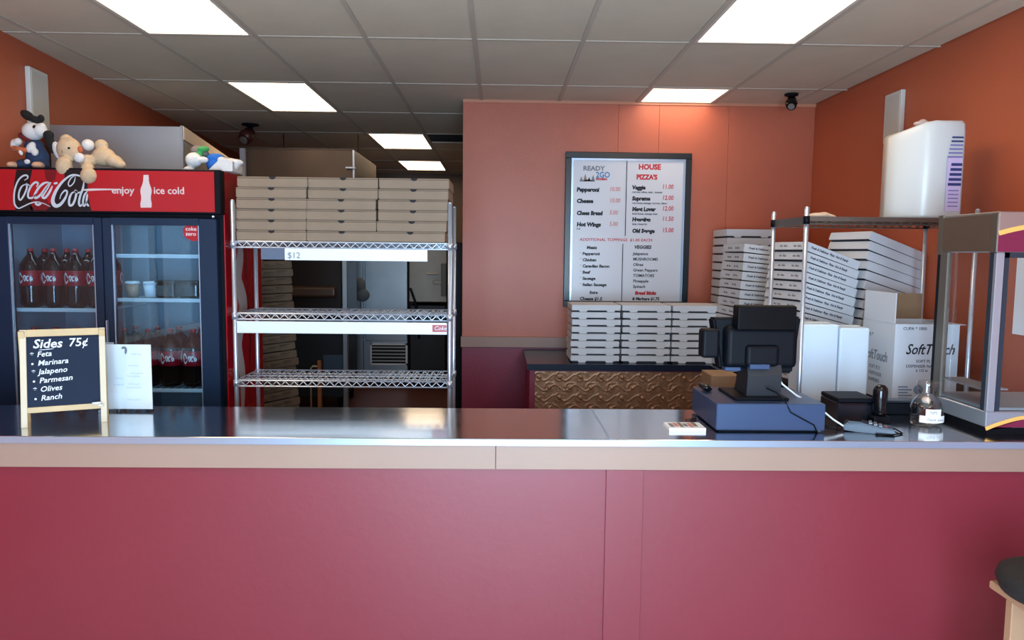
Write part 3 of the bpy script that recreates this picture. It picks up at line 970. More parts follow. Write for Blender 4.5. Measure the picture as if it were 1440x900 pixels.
for (a, b) in ((RX0, RY), (RX1, RY), (RX0, RY + RD), (RX1, RY + RD)):
    ztop = at(330, 283, RY).z
    o = obj('post', MB().cyl((a, b, .0), (a, b, ztop), .0115, 14).lathe((a, b, ztop), [(.0115, 0), (.009, .006), (.003, .009)], 12), CHROME, RK)
for z in zS + [.25]:
    o = obj('shelf', wire_shelf(RX0, RX1, RY, RY + RD, z, n=40, truss=.031), CHROME, RK)
    for (a, b) in ((RX0, RY), (RX1, RY), (RX0, RY + RD), (RX1, RY + RD)):
        obj('collar', MB().cyl((a, b, z - .03), (a, b, z + .004), .0155, 12), CHROME, o)
a0, a1 = at(367, 357, RY - .012), at(601, 357, RY - .012)
zz0, zz1 = at(480, 366.5, RY).z, at(480, 350, RY).z
lx = at(400.5, 357, RY - .012).x
o = obj('label_strip', MB().box(lx, a1.x, RY - .014, RY - .010, zz0, zz1, bev=.001), LABELW, RK)
tx = MB()
pm = at(405, 363, RY)
tx.text('$12', front(RY - .0145)(pm.x, pm.z, .0004), .045)
obj('price_print', tx, INKG, o)
bx('price_card', a0.x, lx, RY - .014, RY - .010, zz0 + .002, zz1, mat('grey_card', (90, 104, 126), .4), RK, bev=.001)
zz0, zz1 = at(480, 469, RY).z, at(480, 452.5, RY).z
o = obj('label_strip', MB().box(RX0 + .014, RX1 - .014, RY - .014, RY - .010, zz0, zz1, bev=.001), LABELW, RK)
s0, s1 = at(608, 457, RY - .015), at(628, 467, RY - .015)
o2 = obj('sticker', MB().box(s0.x, s1.x, RY - .0155, RY - .014, s1.z, s0.z, bev=.0007), RED, o)
tx = MB()
tx.text('Coke', front(RY - .0155)(s0.x + .008, s1.z + .01, .0003), .03, shear=.3)
obj('lettering', tx, WHITE, o2)

kb = kraft_box(.366, .366, .0555)
used = [False]
cols = [(384, 1.0, 334), (481.5, 0, 0), (583, 0, 0)]
z = zS[0] + .0047
offs = [[384, 385, 384, 384, 383, 382, 382], [482, 482, 480.5, 480.5, 480, 482, 482], [582, 582, 583, 584, 584, 585.5, 585.5]]
names = ['left', 'middle', 'right']
offs = [[383, 382.5, 382.5, 383, 382.5, 384.5], [481, 481, 480, 480, 483, 483], [577.5, 579, 581, 581, 582, 583]]
for c in range(3):
    for k in range(6):
        xx = at(offs[c][k], 340 - k * 14.5, RY + .02).x
        put(kb, used, (xx, RY + .195 + R.uniform(-.004, .004), z + k * .0558), (0, 0, R.uniform(-.008, .008)),
            'kraft pizza box in the %s wire rack stack, %s' % (names[c], nth_down(5 - k, 6)), 'kraft pizza boxes on top of the wire rack')

# --- tall leaning kraft stack in the kitchen doorway
KRAFT_OLD = KRAFT
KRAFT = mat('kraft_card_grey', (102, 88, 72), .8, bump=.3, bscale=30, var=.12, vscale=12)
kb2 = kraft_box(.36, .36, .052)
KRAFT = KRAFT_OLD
lk = kb2.children[0]
bmk = bmesh.new()
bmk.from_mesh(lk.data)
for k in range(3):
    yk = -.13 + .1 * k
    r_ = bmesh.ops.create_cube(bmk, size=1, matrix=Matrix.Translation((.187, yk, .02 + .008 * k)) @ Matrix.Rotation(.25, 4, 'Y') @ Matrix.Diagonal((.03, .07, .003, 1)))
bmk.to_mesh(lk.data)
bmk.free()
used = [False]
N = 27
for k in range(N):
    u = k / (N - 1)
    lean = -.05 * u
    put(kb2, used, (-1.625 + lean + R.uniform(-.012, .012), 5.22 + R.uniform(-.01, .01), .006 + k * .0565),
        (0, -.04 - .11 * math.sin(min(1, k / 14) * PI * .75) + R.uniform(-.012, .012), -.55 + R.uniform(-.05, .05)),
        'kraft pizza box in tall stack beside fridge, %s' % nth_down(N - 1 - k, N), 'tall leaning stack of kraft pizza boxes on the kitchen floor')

# ------------------------------------------------------------------ kitchen beyond the rack
HOODM = mat('hood_steel', (84, 70, 60), .5, .5, bump=.3, bscale=4, var=.15, vscale=3)
HY = 7.1
h0, h1 = at(345, 207, HY), at(497, 211, HY)
T = thing('exhaust_hood', 'dull brown steel exhaust hood hanging above the kraft box stacks', 'hood', ((h0.x + h1.x) / 2, HY + .6, h1.z - .55))
obj('hood_box', MB().box(h0.x, h1.x, HY, HY + 1.3, h1.z - .55, (h0.z + h1.z) / 2, bev=.006), HOODM, T)
obj('corner_edge', MB().box(h1.x - .008, h1.x + .01, HY - .006, HY + .01, h1.z - .5, h1.z, bev=.002), STEELE, T)
obj('top_edge', MB().box(h0.x, h1.x, HY - .006, HY + .01, (h0.z + h1.z) / 2 - .01, (h0.z + h1.z) / 2 + .004, bev=.002), HOODM, T)
for xx in (h0.x + .1, h1.x - .12):
    obj('hanger', MB().cyl((xx, HY + .9, h0.z - .02), (xx, HY + .9, CEIL + .002), .006, 6), DARKV, T)
obj('bracket', MB().box(h1.x - .07, h1.x + .02, HY - .03, HY, at(490, 236, HY).z - .01, at(490, 236, HY).z + .008, bev=.003), STEELE, T)
# conveyor oven
OY = 7.6
o0, o1 = at(405, 366, OY), at(481, 440, OY)
DKBR = mat('oven_dark', (50, 42, 40), .35, .6)
T = thing('pizza_oven', 'dark brown pizza oven with a rounded front bar in the kitchen', 'oven', ((o0.x + o1.x) / 2, OY + .4, 0))
obj('body', MB().box(o0.x - .25, o1.x, OY, OY + .8, .95, o0.z + .12, bev=.01), DKBR, T)
b_ = MB()
zc = at(440, 409, OY).z
b_.box(o0.x - .2, o1.x - .04, OY - .1, OY, zc - .065, zc + .05, bev=.03, seg=3)
obj('front_bar', b_, mat('oven_bar', (74, 56, 46), .4, .4), T)
obj('lower_cabinet', MB().box(o0.x - .25, o1.x, OY + .05, OY + .8, .12, .92, bev=.01), mat('oven_stand', (36, 42, 50), .5, .5), T)
pn0, pn1 = at(453, 500, OY), at(485, 532, OY)
obj('access_panel', MB().box(pn0.x, pn1.x, OY + .035, OY + .05, pn1.z, pn0.z, bev=.004), mat('panel_blue', (70, 88, 110), .4, .5), T)
for a in (o0.x - .2, o1.x - .05):
    for b in (OY + .12, OY + .7):
        obj('leg', MB().cyl((a, b, 0), (a, b, .12), .025, 10), BLACK, T)
c0 = at(482, 400, OY - .1).x; c1 = at(489, 400, OY - .1).x
tag(obj('steel_post', MB().box(c0, c1, OY - .13, OY - .1 + .03, 0, h1.z - .56, bev=.004), STEELK, origin=(c0, OY - .1, 0)), 'slim stainless post standing at the right side of the oven', 'post')
# upright steel fridge with louvre grille
EY = 9.0
e0, e1 = at(491, 400, EY), at(573, 400, EY)
T = thing('upright_fridge', 'tall stainless kitchen fridge with a white-framed louvre grille at its base', 'fridge', ((e0.x + e1.x) / 2, EY + .4, 0))
obj('body', MB().box(e0.x, e1.x, EY + .03, EY + .8, .1, 2.1, bev=.008), STEELK, T)
em = at(512, 400, EY).x
gz1 = at(545, 483, EY).z; gz0 = at(545, 513, EY).z
obj('door', MB().box(em + .01, e1.x, EY, EY + .03, gz1 + .03, 2.05, bev=.006), STEELK, T)
nd = obj('door', MB().box(e0.x, em - .01, EY, EY + .03, .75, 2.05, bev=.006), STEELK, T)
obj('handle', MB().cyl((em - .04, EY - .03, .9), (em - .04, EY - .03, 1.2), .01, 10), STEELE, nd)
obj('lower_drawer', MB().box(e0.x, em - .01, EY, EY + .03, .12, .73, bev=.006), STEELK, T)
for a_ in (e0.x + .05, e1.x - .05):
    for b_ in (EY + .08, EY + .72):
        obj('leg', MB().cyl((a_, b_, 0), (a_, b_, .1), .02, 8), BLACK, T)
g = MB()
gx0 = at(521, 500, EY).x; gx1 = e1.x
g.box(gx0, gx1, EY - .012, EY + .02, gz1 - .018, gz1).box(gx0, gx1, EY - .012, EY + .02, gz0, gz0 + .018)
g.box(gx0, gx0 + .016, EY - .012, EY + .02, gz0, gz1).box(gx1 - .022, gx1, EY - .012, EY + .02, gz0, gz1)
obj('louvre_gap_shade', MB().box(gx0 + .016, gx1 - .022, EY - .004, EY + .001, gz0 + .018, gz1 - .018), DARKV, T)  # dark sheet stands in for the shade between the louvres
gf = obj('grille_frame', g, mat('grille_white', (236, 240, 246), .4), T)
for k in range(5):
    zz = gz0 + .045 + k * (gz1 - gz0 - .07) / 4.6
    obj('louvre', MB().box(gx0 + .016, gx1 - .022, EY - .010, EY - .005, zz - .004, zz + .012, M=None), mat('louvre_grey', (170, 172, 172), .4, .5), gf)
# bundle of pans beside it
q = at(500, 402, EY - .3)
T = thing('hanging_cloth', 'grey towel hanging on the left side of the stainless kitchen fridge', 'towel', (q.x, EY - .05, q.z))
blobs('cloth', [((0, 0, 0), (.07, .04, .09)), ((.03, 0, -.12), (.09, .04, .08))], mat('grey_cloth', (100, 104, 110), .9), T, .01)
# brown steel dish machine right of the fridge
k0, k1 = at(575, 400, EY - .2), at(626, 400, EY - .2)
zb = at(600, 425, EY - .2).z
T = thing('dish_machine', 'brownish steel dish machine with a small lever beside the kitchen fridge', 'dish machine', ((k0.x + k1.x) / 2, EY + .2, 0))
obj('hood', MB().box(k0.x, k1.x + .02, EY - .2, EY + .5, zb, 2.0, bev=.008), STEELB, T)
obj('stand', MB().box(k0.x, k1.x, EY - .1, EY + .5, .1, zb - .04, bev=.008), mat('machine_black', (22, 20, 22), .5), T)
for a in (k0.x + .05, k1.x - .05):
    for b in (EY, EY + .4):
        obj('leg', MB().cyl((a, b, 0), (a, b, .1), .02, 8), BLACK, T)
lv = at(606, 385, EY - .2)
obj('handle', MB().box(lv.x - .05, lv.x + .09, EY - .24, EY - .2, lv.z - .008, lv.z + .008, bev=.004), STEELB, T)
lv = at(615, 397, EY - .2)
obj('latch', MB().box(lv.x - .05, lv.x + .05, EY - .22, EY - .2, lv.z - .02, lv.z + .02, bev=.004), STEELB, T)
lv = at(624, 388, EY - .2)
obj('side_column', MB().box(lv.x - .03, lv.x + .03, EY - .225, EY - .2, at(624, 415, EY).z, at(624, 370, EY).z, bev=.004), mat('column_grey', (90, 88, 86), .5, .5), T)
ha = at(577, 405, EY - .25); hb = at(587, 440, EY - .25)
obj('hose', MB().tube([ha, ((ha + hb) / 2) + Vector((.01, 0, 0)), hb, hb + Vector((.02, 0, -.3))], .014, 8), BLACK, T)
# wooden chair piece
ch = at(449, 518, 7.3)
T = thing('step_stool', 'small wooden folding stool with a beige frame below the oven', 'stool', (ch.x - .04, 7.3, 0))
WB = mat('stool_wood', (150, 92, 52), .5)
zt2 = at(449, 507, 7.3).z
obj('leg', MB().box(ch.x - .015, ch.x + .02, 7.28, 7.32, 0, zt2, bev=.003), WB, T)
fr2 = MB()
xx0 = at(437, 518, 7.3).x; zz = at(440, 515, 7.3).z
fr2.tube([(xx0, 7.3, 0), (xx0, 7.3, zz - .02), (xx0 + .02, 7.3, zz), (ch.x - .016, 7.3, zz)], .008, 8)
obj('frame', fr2, mat('beige_tube', (190, 176, 150), .4), T)
# dark shelf unit against the partition, seen edge-on
T = thing('dark_shelf_unit', 'dark narrow shelf unit standing edge-on against the partition in the kitchen', 'shelf unit', (CORN - .06, 6.8, 0))
obj('upright', MB().box(CORN - .1, CORN - .005, 6.5, 6.53, 0, 1.7).box(CORN - .1, CORN - .005, 7.3, 7.33, 0, 1.7), BLACK, T)
for zz in (.3, .7, 1.1, 1.5):
    obj('shelf', MB().box(CORN - .1, CORN - .005, 6.53, 7.3, zz, zz + .02), BLACK, T)

# ------------------------------------------------------------------ back counter with white boxes
BZ = at(850, 512, 5.28).z
BF = 5.28
BX0 = at(745, 515, BF).x
T = thing('back_counter', 'low back counter with a dark top and embossed copper front panel', 'counter', (1.4, BF + .3, 0))
tp = MB()
tp.prism([(BX0 - .02, BF - .02), (1.50, BF - .02), (1.50, 4.24), (XR - .02, 4.24), (XR - .02, WALLB - .02), (BX0 - .02, WALLB - .02)], BZ - .045, BZ)
obj('worktop', tp, mat('dark_worktop', (24, 34, 54), .22), T)
obj('base', MB().prism([(BX0, BF + .01), (1.53, BF + .01), (1.53, 4.27), (XR - .02, 4.27), (XR - .02, WALLB - .02), (BX0, WALLB - .02)], 0, BZ - .045), MAROON_SHADE, T)
# embossed copper: a real relief
px0 = at(752, 550, BF).x
px1 = 1.51
nx, nz = 330, 110
zp0, zp1 = BZ - .62, BZ - .055
cm = MB()
def relief(x, z):
    P = .148; Q = .074
    h = 0
    r = round((z) / Q)
    xo = (P / 2 if r % 2 else 0)
    ddx = (x - xo) / P
    ddx = (ddx - round(ddx)) * P
    ddz = z - r * Q
    rr = math.hypot(ddx, ddz)
    h += .010 * max(0, 1 - (rr / .013) ** 2) ** .5 if rr < .013 else 0
    w1 = math.sin(2 * PI * (x / P) + 1.1 * math.sin(2 * PI * z / Q))
    curve = abs(math.sin(PI * z / Q + .9 * math.sin(2 * PI * x / P)))
    h += .005 * math.exp(-((curve) / .16) ** 2)
    ang = math.atan2(ddz, ddx)
    sp = math.sin(ang + rr * 150)
    h += .004 * math.exp(-((rr - .034) / .018) ** 2) * max(0, sp)
    h += .0012 * math.sin(x * 260 + 3 * math.sin(z * 90)) * math.sin(z * 230 + 2 * math.sin(x * 110))
    return h
grid = [[cm.bm.verts.new((px0 + (px1 - px0) * i / nx, BF + .004 - relief(px0 + (px1 - px0) * i / nx, zp0 + (zp1 - zp0) * j / nz) * .62, zp0 + (zp1 - zp0) * j / nz)) for i in range(nx + 1)] for j in range(nz + 1)]
for j in range(nz):
    for i in range(nx):
        f = cm.bm.faces.new((grid[j][i], grid[j][i + 1], grid[j + 1][i + 1], grid[j + 1][i]))
        f.smooth = True
obj('embossed_panel', cm, mat('copper_sheet', (150, 112, 84), .42, .6, var=.15, vscale=24), T)

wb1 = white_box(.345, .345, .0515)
used = [False]
cx = [838, 909, 979, 1050]
nm = ['first stack from left', 'second stack', 'third stack', 'fourth stack behind register']
for c in range(4):
    for k in range(8):
        xx = at(cx[c] + [0, .5, -.5, .5][(k * 3 + c) % 4] - (0 if c else (.7 if k == 7 else 0)), 470, 5.34).x
        if k in (0, 1, 2, 3) and c in (0, 1):
            xx -= .003
        put(wb1, used, (xx, 5.34 + .175 + R.uniform(-.003, .003), BZ + .001 + k * .0518), (0, 0, R.uniform(-.004, .004)),
            'white pizza box on back counter, %s, %s' % (nm[c], nth_down(7 - k, 8)), 'white pizza boxes on the back counter')

# --- big white stacks behind the right-hand rack
def droop_stack(x, y, alpha, size, n, pitch, th, tilt0, tilt1, lean, where, grp, printed=False, flaps=False, ztop=None, jit=.0015):
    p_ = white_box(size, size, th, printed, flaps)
    u_ = [False]
    zbase = BZ + .002
    for k in range(n):
        u = k / (n - 1)
        th_ = tilt0 + (tilt1 - tilt0) * u
        # pivot = nearest lower corner; local centre offset
        off = Matrix.Rotation(alpha, 3, 'Z') @ (Matrix.Rotation(th_, 3, 'Y') @ Vector((size / 2, size / 2, 0)))
        loc = Vector((x + lean * u + R.uniform(-jit, jit), y + R.uniform(-jit, jit), zbase + (size * math.sin(tilt0)) + k * pitch)) + off
        put(p_, u_, loc, (0, th_, alpha + R.uniform(-.008, .008)), 'white pizza box in %s, %s' % (where, nth_down(n - 1 - k, n)), grp)
        p_rot = None
D2 = math.radians
Yd = 5.70
dz_top = at(1045, 322, Yd).z
n = 15
pt = (dz_top - BZ - .002) / n
droop_stack(at(1021, 360, Yd).x, Yd, 0, .36, n, pt, pt - .0015, 0, 0, .0, 'rear stack against the orange wall', 'rear stack of white pizza boxes')
Ya = 4.93
n = 14
zt3 = at(1045, 336, Ya).z
pt = (zt3 - BZ - .03) / n
droop_stack(at(1034, 400, Ya).x, Ya, D2(3), .40, n, pt, pt - .005, .01, .10, .05, 'printed stack left of rack posts', 'left leaning stack of printed white pizza boxes', True, True)
Yb = 4.27
n = 14
zt4 = at(1132, 337, Yb).z
pt = (zt4 - BZ - .066) / n
droop_stack(at(1118, 400, Yb).x, Yb, D2(12), .365, n, pt, pt - .0050, .17, .31, .05, 'drooping printed stack behind rack post', 'middle drooping stack of printed white pizza boxes', True, True)
Yc = 4.33
n = 15
zt5 = at(1222, 322, Yc).z
pt = (zt5 - BZ - .082) / n
droop_stack(at(1207, 400, Yc).x + .012, Yc, D2(10), .385, n, pt, pt - .0048, .20, .33, .035, 'plain drooping stack nearest right wall', 'right drooping stack of plain white pizza boxes', False, True)

# ------------------------------------------------------------------ right wire rack
QY, QD = 3.75, .45
QX0 = at(1131, 380, QY).x
QX1 = at(1367, 420, QY).x
QZ = at(1133, 306, QY).z
T = thing('wire_rack', 'grey wire rack at the right wall carrying the paper goods and cartons', 'rack', ((QX0 + QX1) / 2, QY + QD / 2, 0))
for (a, b) in ((QX0, QY), (QX1, QY), (QX0, QY + QD), (QX1, QY + QD)):
    zt_ = at(1133, 293, QY).z
    obj('post', MB().cyl((a, b, 0), (a, b, zt_), .0115, 14).lathe((a, b, zt_), [(.0115, 0), (.009, .006), (.003, .009)], 12), CHROME, T)
QL = at(1256, 566.5, QY + .03).z
for z, m in ((QZ, WIRE_D), (QL - .004, BLACK), (.3, WIRE_D)):
    s = wire_shelf(QX0, QX1, QY, QY + QD, z, n=40, truss=.03)
    if z == QZ:
        s.box(QX0, QX1, QY - .004, QY + .004, z - .004, z + .006)
        s.box(QX0 - .004, QX0 + .004, QY, QY + QD, z - .03, z + .006)
        s.box(QX0, QX1, QY - .003, QY + .001, z - .016, z - .002)
    else:
        s.box(QX0, QX1, QY - .006, QY + .006, z - .03, z + .003)
    o = obj('shelf', s, m, T)
    for (a, b) in ((QX0, QY), (QX1, QY), (QX0, QY + QD), (QX1, QY + QD)):
        obj('collar', MB().cyl((a, b, z - .032), (a, b, z + .008), .016, 12), BLACK, o)
# crumpled bag on the shelf corner
c = at(1158, 300, QY + .12)
T = thing('crumpled_wrapper', 'small crumpled white wrapper lying on the top shelf corner', 'wrapper', (c.x, QY + .12, QZ + .002))
blobs('paper', [((-.03, 0, .012), (.05, .05, .018)), ((.03, .01, .012), (.045, .04, .014), (0, .2, 0)), ((.0, 0, .02), (.03, .03, .014))], mat('crumpled', (206, 186, 168), .5, bump=1, bscale=40), T, .006)
# wrapped towel pack on the rack
a, b = at(1268, 300, QY + .04), at(1356, 300, QY + .04)
zt_ = at(1312, 170, QY + .04).z
T = thing('paper_pack', 'tall plastic-wrapped white paper pack with blue and lilac printing on the rack', 'paper pack', ((a.x + b.x) / 2, QY + .2, QZ + .004))
pk = MB()
zq = QZ + .007
bb = b.x
def pack_section(z, s=1.0):
    return [(a.x, QY + .20), (a.x + .02, QY + .14), (a.x + .10, QY + .05), (a.x + .15, QY + .035), (a.x + .19, QY + .04), (bb - .03, QY + .035), (bb - .005, QY + .06), (bb, QY + .12), (bb - .005, QY + .30), (a.x + .02, QY + .30)]
secs = []
for z, s in ((zq, .97), (zq + .015, 1.0), (zt_ - .05, 1.0), (zt_ - .01, .985), (zt_ + .004, .93)):
    cxm, cym = (a.x + bb) / 2, QY + .16
    zo = lambda x: -(.0 if x > a.x + .1 else (.05 * (a.x + .12 - x) / .12 if z > zq + .1 else 0))
    secs.append([pk.bm.verts.new((cxm + (x - cxm) * s, cym + (y - cym) * s, z + zo(x))) for x, y in pack_section(z)])
for A, B in zip(secs, secs[1:]):
    n = len(A)
    for i in range(n):
        j = (i + 1) % n
        pk.bm.faces.new((A[i], A[j], B[j], B[i])).smooth = True
pk.bm.faces.new(secs[0][::-1]); pk.bm.faces.new(secs[-1])
obj('pack', pk, WRAP, T)
pr = MB()
l0, l1 = at(1335, 190, QY + .03), at(1354, 300, QY + .03)
yf = QY + .0315
x_a, x_b = l0.x, bb - .032
pr.box(x_a, x_b, yf, yf + .002, l1.z + .01, at(1340, 222, QY + .03).z, mi=0)
z_hi = at(1340, 230, QY + .03).z; z_lo = at(1340, 265, QY + .03).z
for k in range(6):
    zz = at(1340, 193 + k * 5.5, QY + .03).z
    pr.box(x_a + .018 * max(0, 1 - k * .2), x_b, yf - .001, yf + .001, zz - .004, zz + .004, mi=1 if k < 2 else 2)
for k in range(5):
    zz = at(1340, 231 + k * 7, QY + .03).z
    pr.box(x_a + .02 - .003 * k, x_b, yf - .0015, yf + .001, zz - .008, zz + .006, mi=1)
for k in range(5):
    zz = at(1340, 268 + k * 5.5, QY + .03).z
    pr.box(x_a + .012, x_b - .01, yf - .0015, yf + .001, zz - .003, zz + .003, mi=2)
obj('printed_label', pr, [LILAC, mat('navy_print', (40, 56, 110), .4), mat('violet_print', (120, 116, 170), .4)], T)
tw = blobs('wrap_knot', [(((a.x + bb) / 2 - T.location.x - .0, .0 - .02, zt_ - QZ + .006), (.05, .03, .014)), (((a.x + bb) / 2 - T.location.x, -.02, zt_ - QZ + .018), (.02, .015, .012)), ((.08, -.02, zt_ - QZ + .004), (.05, .03, .008))], mat('clear_wrap', (214, 196, 196), .15), T, .005)

# foam container stacks, cartons on the lower shelf
fx0 = at(1128, 520, QY + .03).x
for k, (pa, pb_, top, lab) in enumerate(((1128.5, 1178.5, 456, 'left sleeve of stacked white foam containers beside the rack post'), (1180, 1222, 461, 'right sleeve of stacked white foam containers next to the printed carton'))):
    A_, B_ = at(pa, 500, QY + .03).x, at(pb_, 500, QY + .03).x
    zt_ = at((pa + pb_) / 2, top, QY + .03).z
    T = thing('foam_container_stack', lab, 'foam containers', ((A_ + B_) / 2, QY + .12, QL))
    obj('sleeve', MB().box(A_, B_, QY + .03, QY + .21, QL, zt_, bev=.011, seg=4), FOAM, T)
    obj('seal_ridge', MB().box(A_ + .02, B_ - .02, QY + .10, QY + .14, zt_ - .001, zt_ + .006, bev=.003, seg=2), WRAP, T)
CY = QY + .03
ca, cb = at(1256, 520, CY).x, at(1346, 520, CY).x
cz = at(1290, 456, CY).z
T = thing('printed_carton', 'open white printed carton with upright flap on the rack\'s lower shelf', 'carton', ((ca + cb) / 2, CY + .17, QL))
CW = mat('carton_white', (214, 220, 228), .55, bump=.05, bscale=60)
cm = MB()
th = .004
cm.box(ca, cb, CY, CY + th, QL, cz).box(ca, ca + th, CY + th, CY + .34, QL, cz)
cm.box(cb - th, cb, CY + th, CY + .34, QL, cz).box(ca + th, cb - th, CY + .34 - th, CY + .34, QL, cz)
cm.box(ca + th, cb - th, CY + th, CY + .34 - th, QL, QL + th)
obj('carton_body', cm, CW, T)
fz1 = at(1230, 410, CY + .15).z
fb = MB().box(ca - .002, ca + .002, CY + .004, CY + .33, cz, fz1, bev=.001)
obj('upright_flap', fb, CW, T)
obj('rear_flap', MB().box(ca + .01, cb - .01, CY + .336, CY + .34, cz, cz + .14), KRAFT2, T)
obj('front_flap', MB().box(cb - .01, cb + .03, CY - .002, CY + .3, cz - .003, cz), CW, T)
tx = MB()
q = at(1273, 498, CY)
tx.text('SoftTouch', front(CY)(q.x, q.z, .0006), .075, shear=.35, bold=.001, sx=.8)
q = at(1270, 464, CY)
tx.text('CUPA * 1000', front(CY)(q.x, q.z, .0006), .022)
for i, (s, py) in enumerate((('SOFT PLY', 510), ('DISPENSER NAPKINS', 517), ('6 1/2 in', 523))):
    q = at(1300 if i < 2 else 1296, py, CY)
    tx.text(s, front(CY)(q.x, q.z, .0006), .021, align='CENTER')
obj('front_lettering', tx, INK, T)
tx = MB()
for py in (544, 548, 552, 556, 560):
    q = at(1263, py, CY)
    tx.box(q.x, q.x + .05 + .02 * ((py // 4) % 2), CY - .001, CY, q.z - .004, q.z + .004)
q = at(1291, 548, CY)
tx.cyl((q.x, CY - .001, q.z), (q.x, CY, q.z), .025, 14)
obj('faded_print', tx, mat('faded_blue_print', (130, 150, 172), .6), T)
tx = MB()
def sidem(y, z):
    return Matrix(((0, 0, -1, ca - .0006), (-1, 0, 0, y), (0, 1, 0, z), (0, 0, 0, 1)))
tx.text('SoftTouch', sidem(CY + .30, QL + .20), .075, shear=.2, bold=.001, sx=.75)
for i, s in enumerate(('SOFT PLY', 'DISPENSER', 'NAPKINS')):
    tx.text(s, sidem(CY + .25, QL + .15 - i * .035), .028)
tx.text('CUPA *', sidem(CY + .32, QL + .32), .03)
obj('side_lettering', tx, INKG, T)
# white fridge-magnet style sheet on the right wall seen through the popcorn machine
q0, q1 = 3.30, 3.62
tag(obj('wall_poster', MB().box(XR - .006, XR - .001, q0, q1, 1.25, 1.62), PAPER, origin=(XR - .003, (q0 + q1) / 2, 1.25)), 'white sheet on the right wall behind the popcorn machine', 'poster')

# ------------------------------------------------------------------ menu board
MY = WALLB - .03
m0, m1 = at(797, 213, MY), at(975, 216, MY)
mbz = at(795, 431, MY).z
X0, X1, Z1 = m0.x - .008, m1.x - .01, (m0.z + m1.z) / 2
T = thing('menu_board', 'black framed white menu board with red and black pizza prices', 'menu board', ((X0 + X1) / 2, MY, mbz))
fr = MB()
fw = .048
fr.box(X0, X1, MY - .01, MY + .03, Z1 - fw, Z1, bev=.004).box(X0, X1, MY - .01, MY + .03, mbz, mbz + fw, bev=.004)
fr.box(X0, X0 + fw, MY - .01, MY + .03, mbz + fw, Z1 - fw, bev=.004).box(X1 - fw, X1, MY - .01, MY + .03, mbz + fw, Z1 - fw, bev=.004)
obj('frame', fr, mat('frame_black', (30, 36, 42), .3), T)
fr = MB()
e = .016
fr.box(X0 + fw, X1 - fw, MY, MY + .01, Z1 - fw - e, Z1 - fw).box(X0 + fw, X0 + fw + e, MY, MY + .01, mbz + fw, Z1 - fw - e).box(X1 - fw - e, X1 - fw, MY, MY + .01, mbz + fw, Z1 - fw - e)
obj('inner_trim', fr, STEELE, T)
obj('board_panel', MB().box(X0 + fw, X1 - fw, MY + .008, MY + .02, mbz + fw, Z1 - fw), mat('board_white', (214, 216, 224), .3), T)
dv = MB()
q = at(882, 220, MY)
dv.box(q.x - .003, q.x + .003, MY + .004, MY + .0085, at(882, 332, MY).z, Z1 - fw - e)
q = at(879, 220, MY)
dv.box(q.x - .003, q.x + .003, MY + .004, MY + .0085, mbz + fw, at(882, 343, MY).z)
obj('divider', dv, INK, T)
BY = MY + .0075
fm = front(BY)
def wr_(s, px, py, size, mb, mi=0, sx=1.0, al='LEFT', bold=0.0016, shear=.1):
    q = at(px, py, BY)
    mb.text(s, fm(q.x, q.z, 0), size, mi=mi, align=al, sx=sx, bold=bold, shear=shear)
tx = MB()
wr_('READY', 820, 239.5, .050, tx, 2, 1.1, shear=0)
wr_('2GO', 838, 249.5, .064, tx, 3, .85, shear=0)
for (u_, v_, w_, h_, m_i) in ((815, 255, 5, 7, 2), (820, 255, 6, 11, 5), (826, 255, 5, 6, 0), (831, 255, 6, 9, 2), (817, 255, 20, 3, 5)):
    q = at(u_, v_, BY); q2 = at(u_ + w_, v_ - h_, BY)
    tx.prism([(q.x, q.z), (q2.x, q.z), ((q.x + q2.x) / 2, q2.z)], BY - .0012, BY - .0002, 'Y', mi=m_i)
wr_('PIZZERIA', 838, 253, .02, tx, 1, 1.1, shear=0)
rows = [("Pepperoni", "10.00", 269), ("Cheese", "10.00", 285), ("Chees Bread", "5.00", 302), ("Hot Wings", "5.00", 318)]
for s, pr_, y in rows:
    wr_(s, 811, y, .043, tx, 0, .92 if len(s) > 9 else 1.0, bold=.0030)
    wr_(pr_, 857, y - .5, .046, tx, 4, .85)
wr_('2 ct', 811, 322.5, .018, tx, 2)
wr_('HOUSE', 898, 238, .058, tx, 1, .95, shear=0, bold=.003)
wr_("PIZZA'S", 895, 252, .052, tx, 1, .95, shear=0, bold=.003)
rows = [("Veggie", "11.00", 266, 'peppers, olives, onion, tomato'), ("Supreme", "12.00", 281.5, 'pepperoni, sausage, peppers, olives'), ("Meat Lover", "12.00", 296.5, 'beef, bacon, sausage, ham'), ("Hawaiian", "11.50", 311, 'ham, pineapple'), ("Old Savage", "15.00", 327, '')]
for s, pr_, y, sub in rows:
    wr_(s, 889, y, .042, tx, 0, .95, bold=.0030)
    wr_(pr_, 931, y - .5, .050, tx, 1, .82, bold=.001)
    if sub:
        wr_(sub, 889, y + 5, .017, tx, 2, 1.15)
wr_('ADDITIONAL TOPPINGS  $1.00 EACH', 815, 338.5, .031, tx, 1, 1.13, bold=.0006)
wr_('Meats', 825, 350, .034, tx, 0)
for k, s in enumerate(('Pepperoni', 'Chicken', 'Canadian Bacon', 'Beef', 'Sausage', 'Italian Sausage')):
    wr_(s, 819, 358.5 + k * 8.7, .032, tx, 0, 1.05)
    wr_('*', 815, 358.5 + k * 8.7, .03, tx, 4)
wr_('Extra', 829, 413, .03, tx, 0)
wr_('Cheese $1.5', 815, 422, .036, tx, 0, 1.0)
wr_('VEGGIES', 892, 349.5, .036, tx, 0, 1.0)
for k, s in enumerate(('Jalapenos', 'MUSHROOMS', 'Olives', 'Green Peppers', 'TOMATOES', 'Pineapple', 'Spinach')):
    wr_(s, 890, 358.5 + k * 7.7, .032, tx, 0, 1.02, bold=.0009)
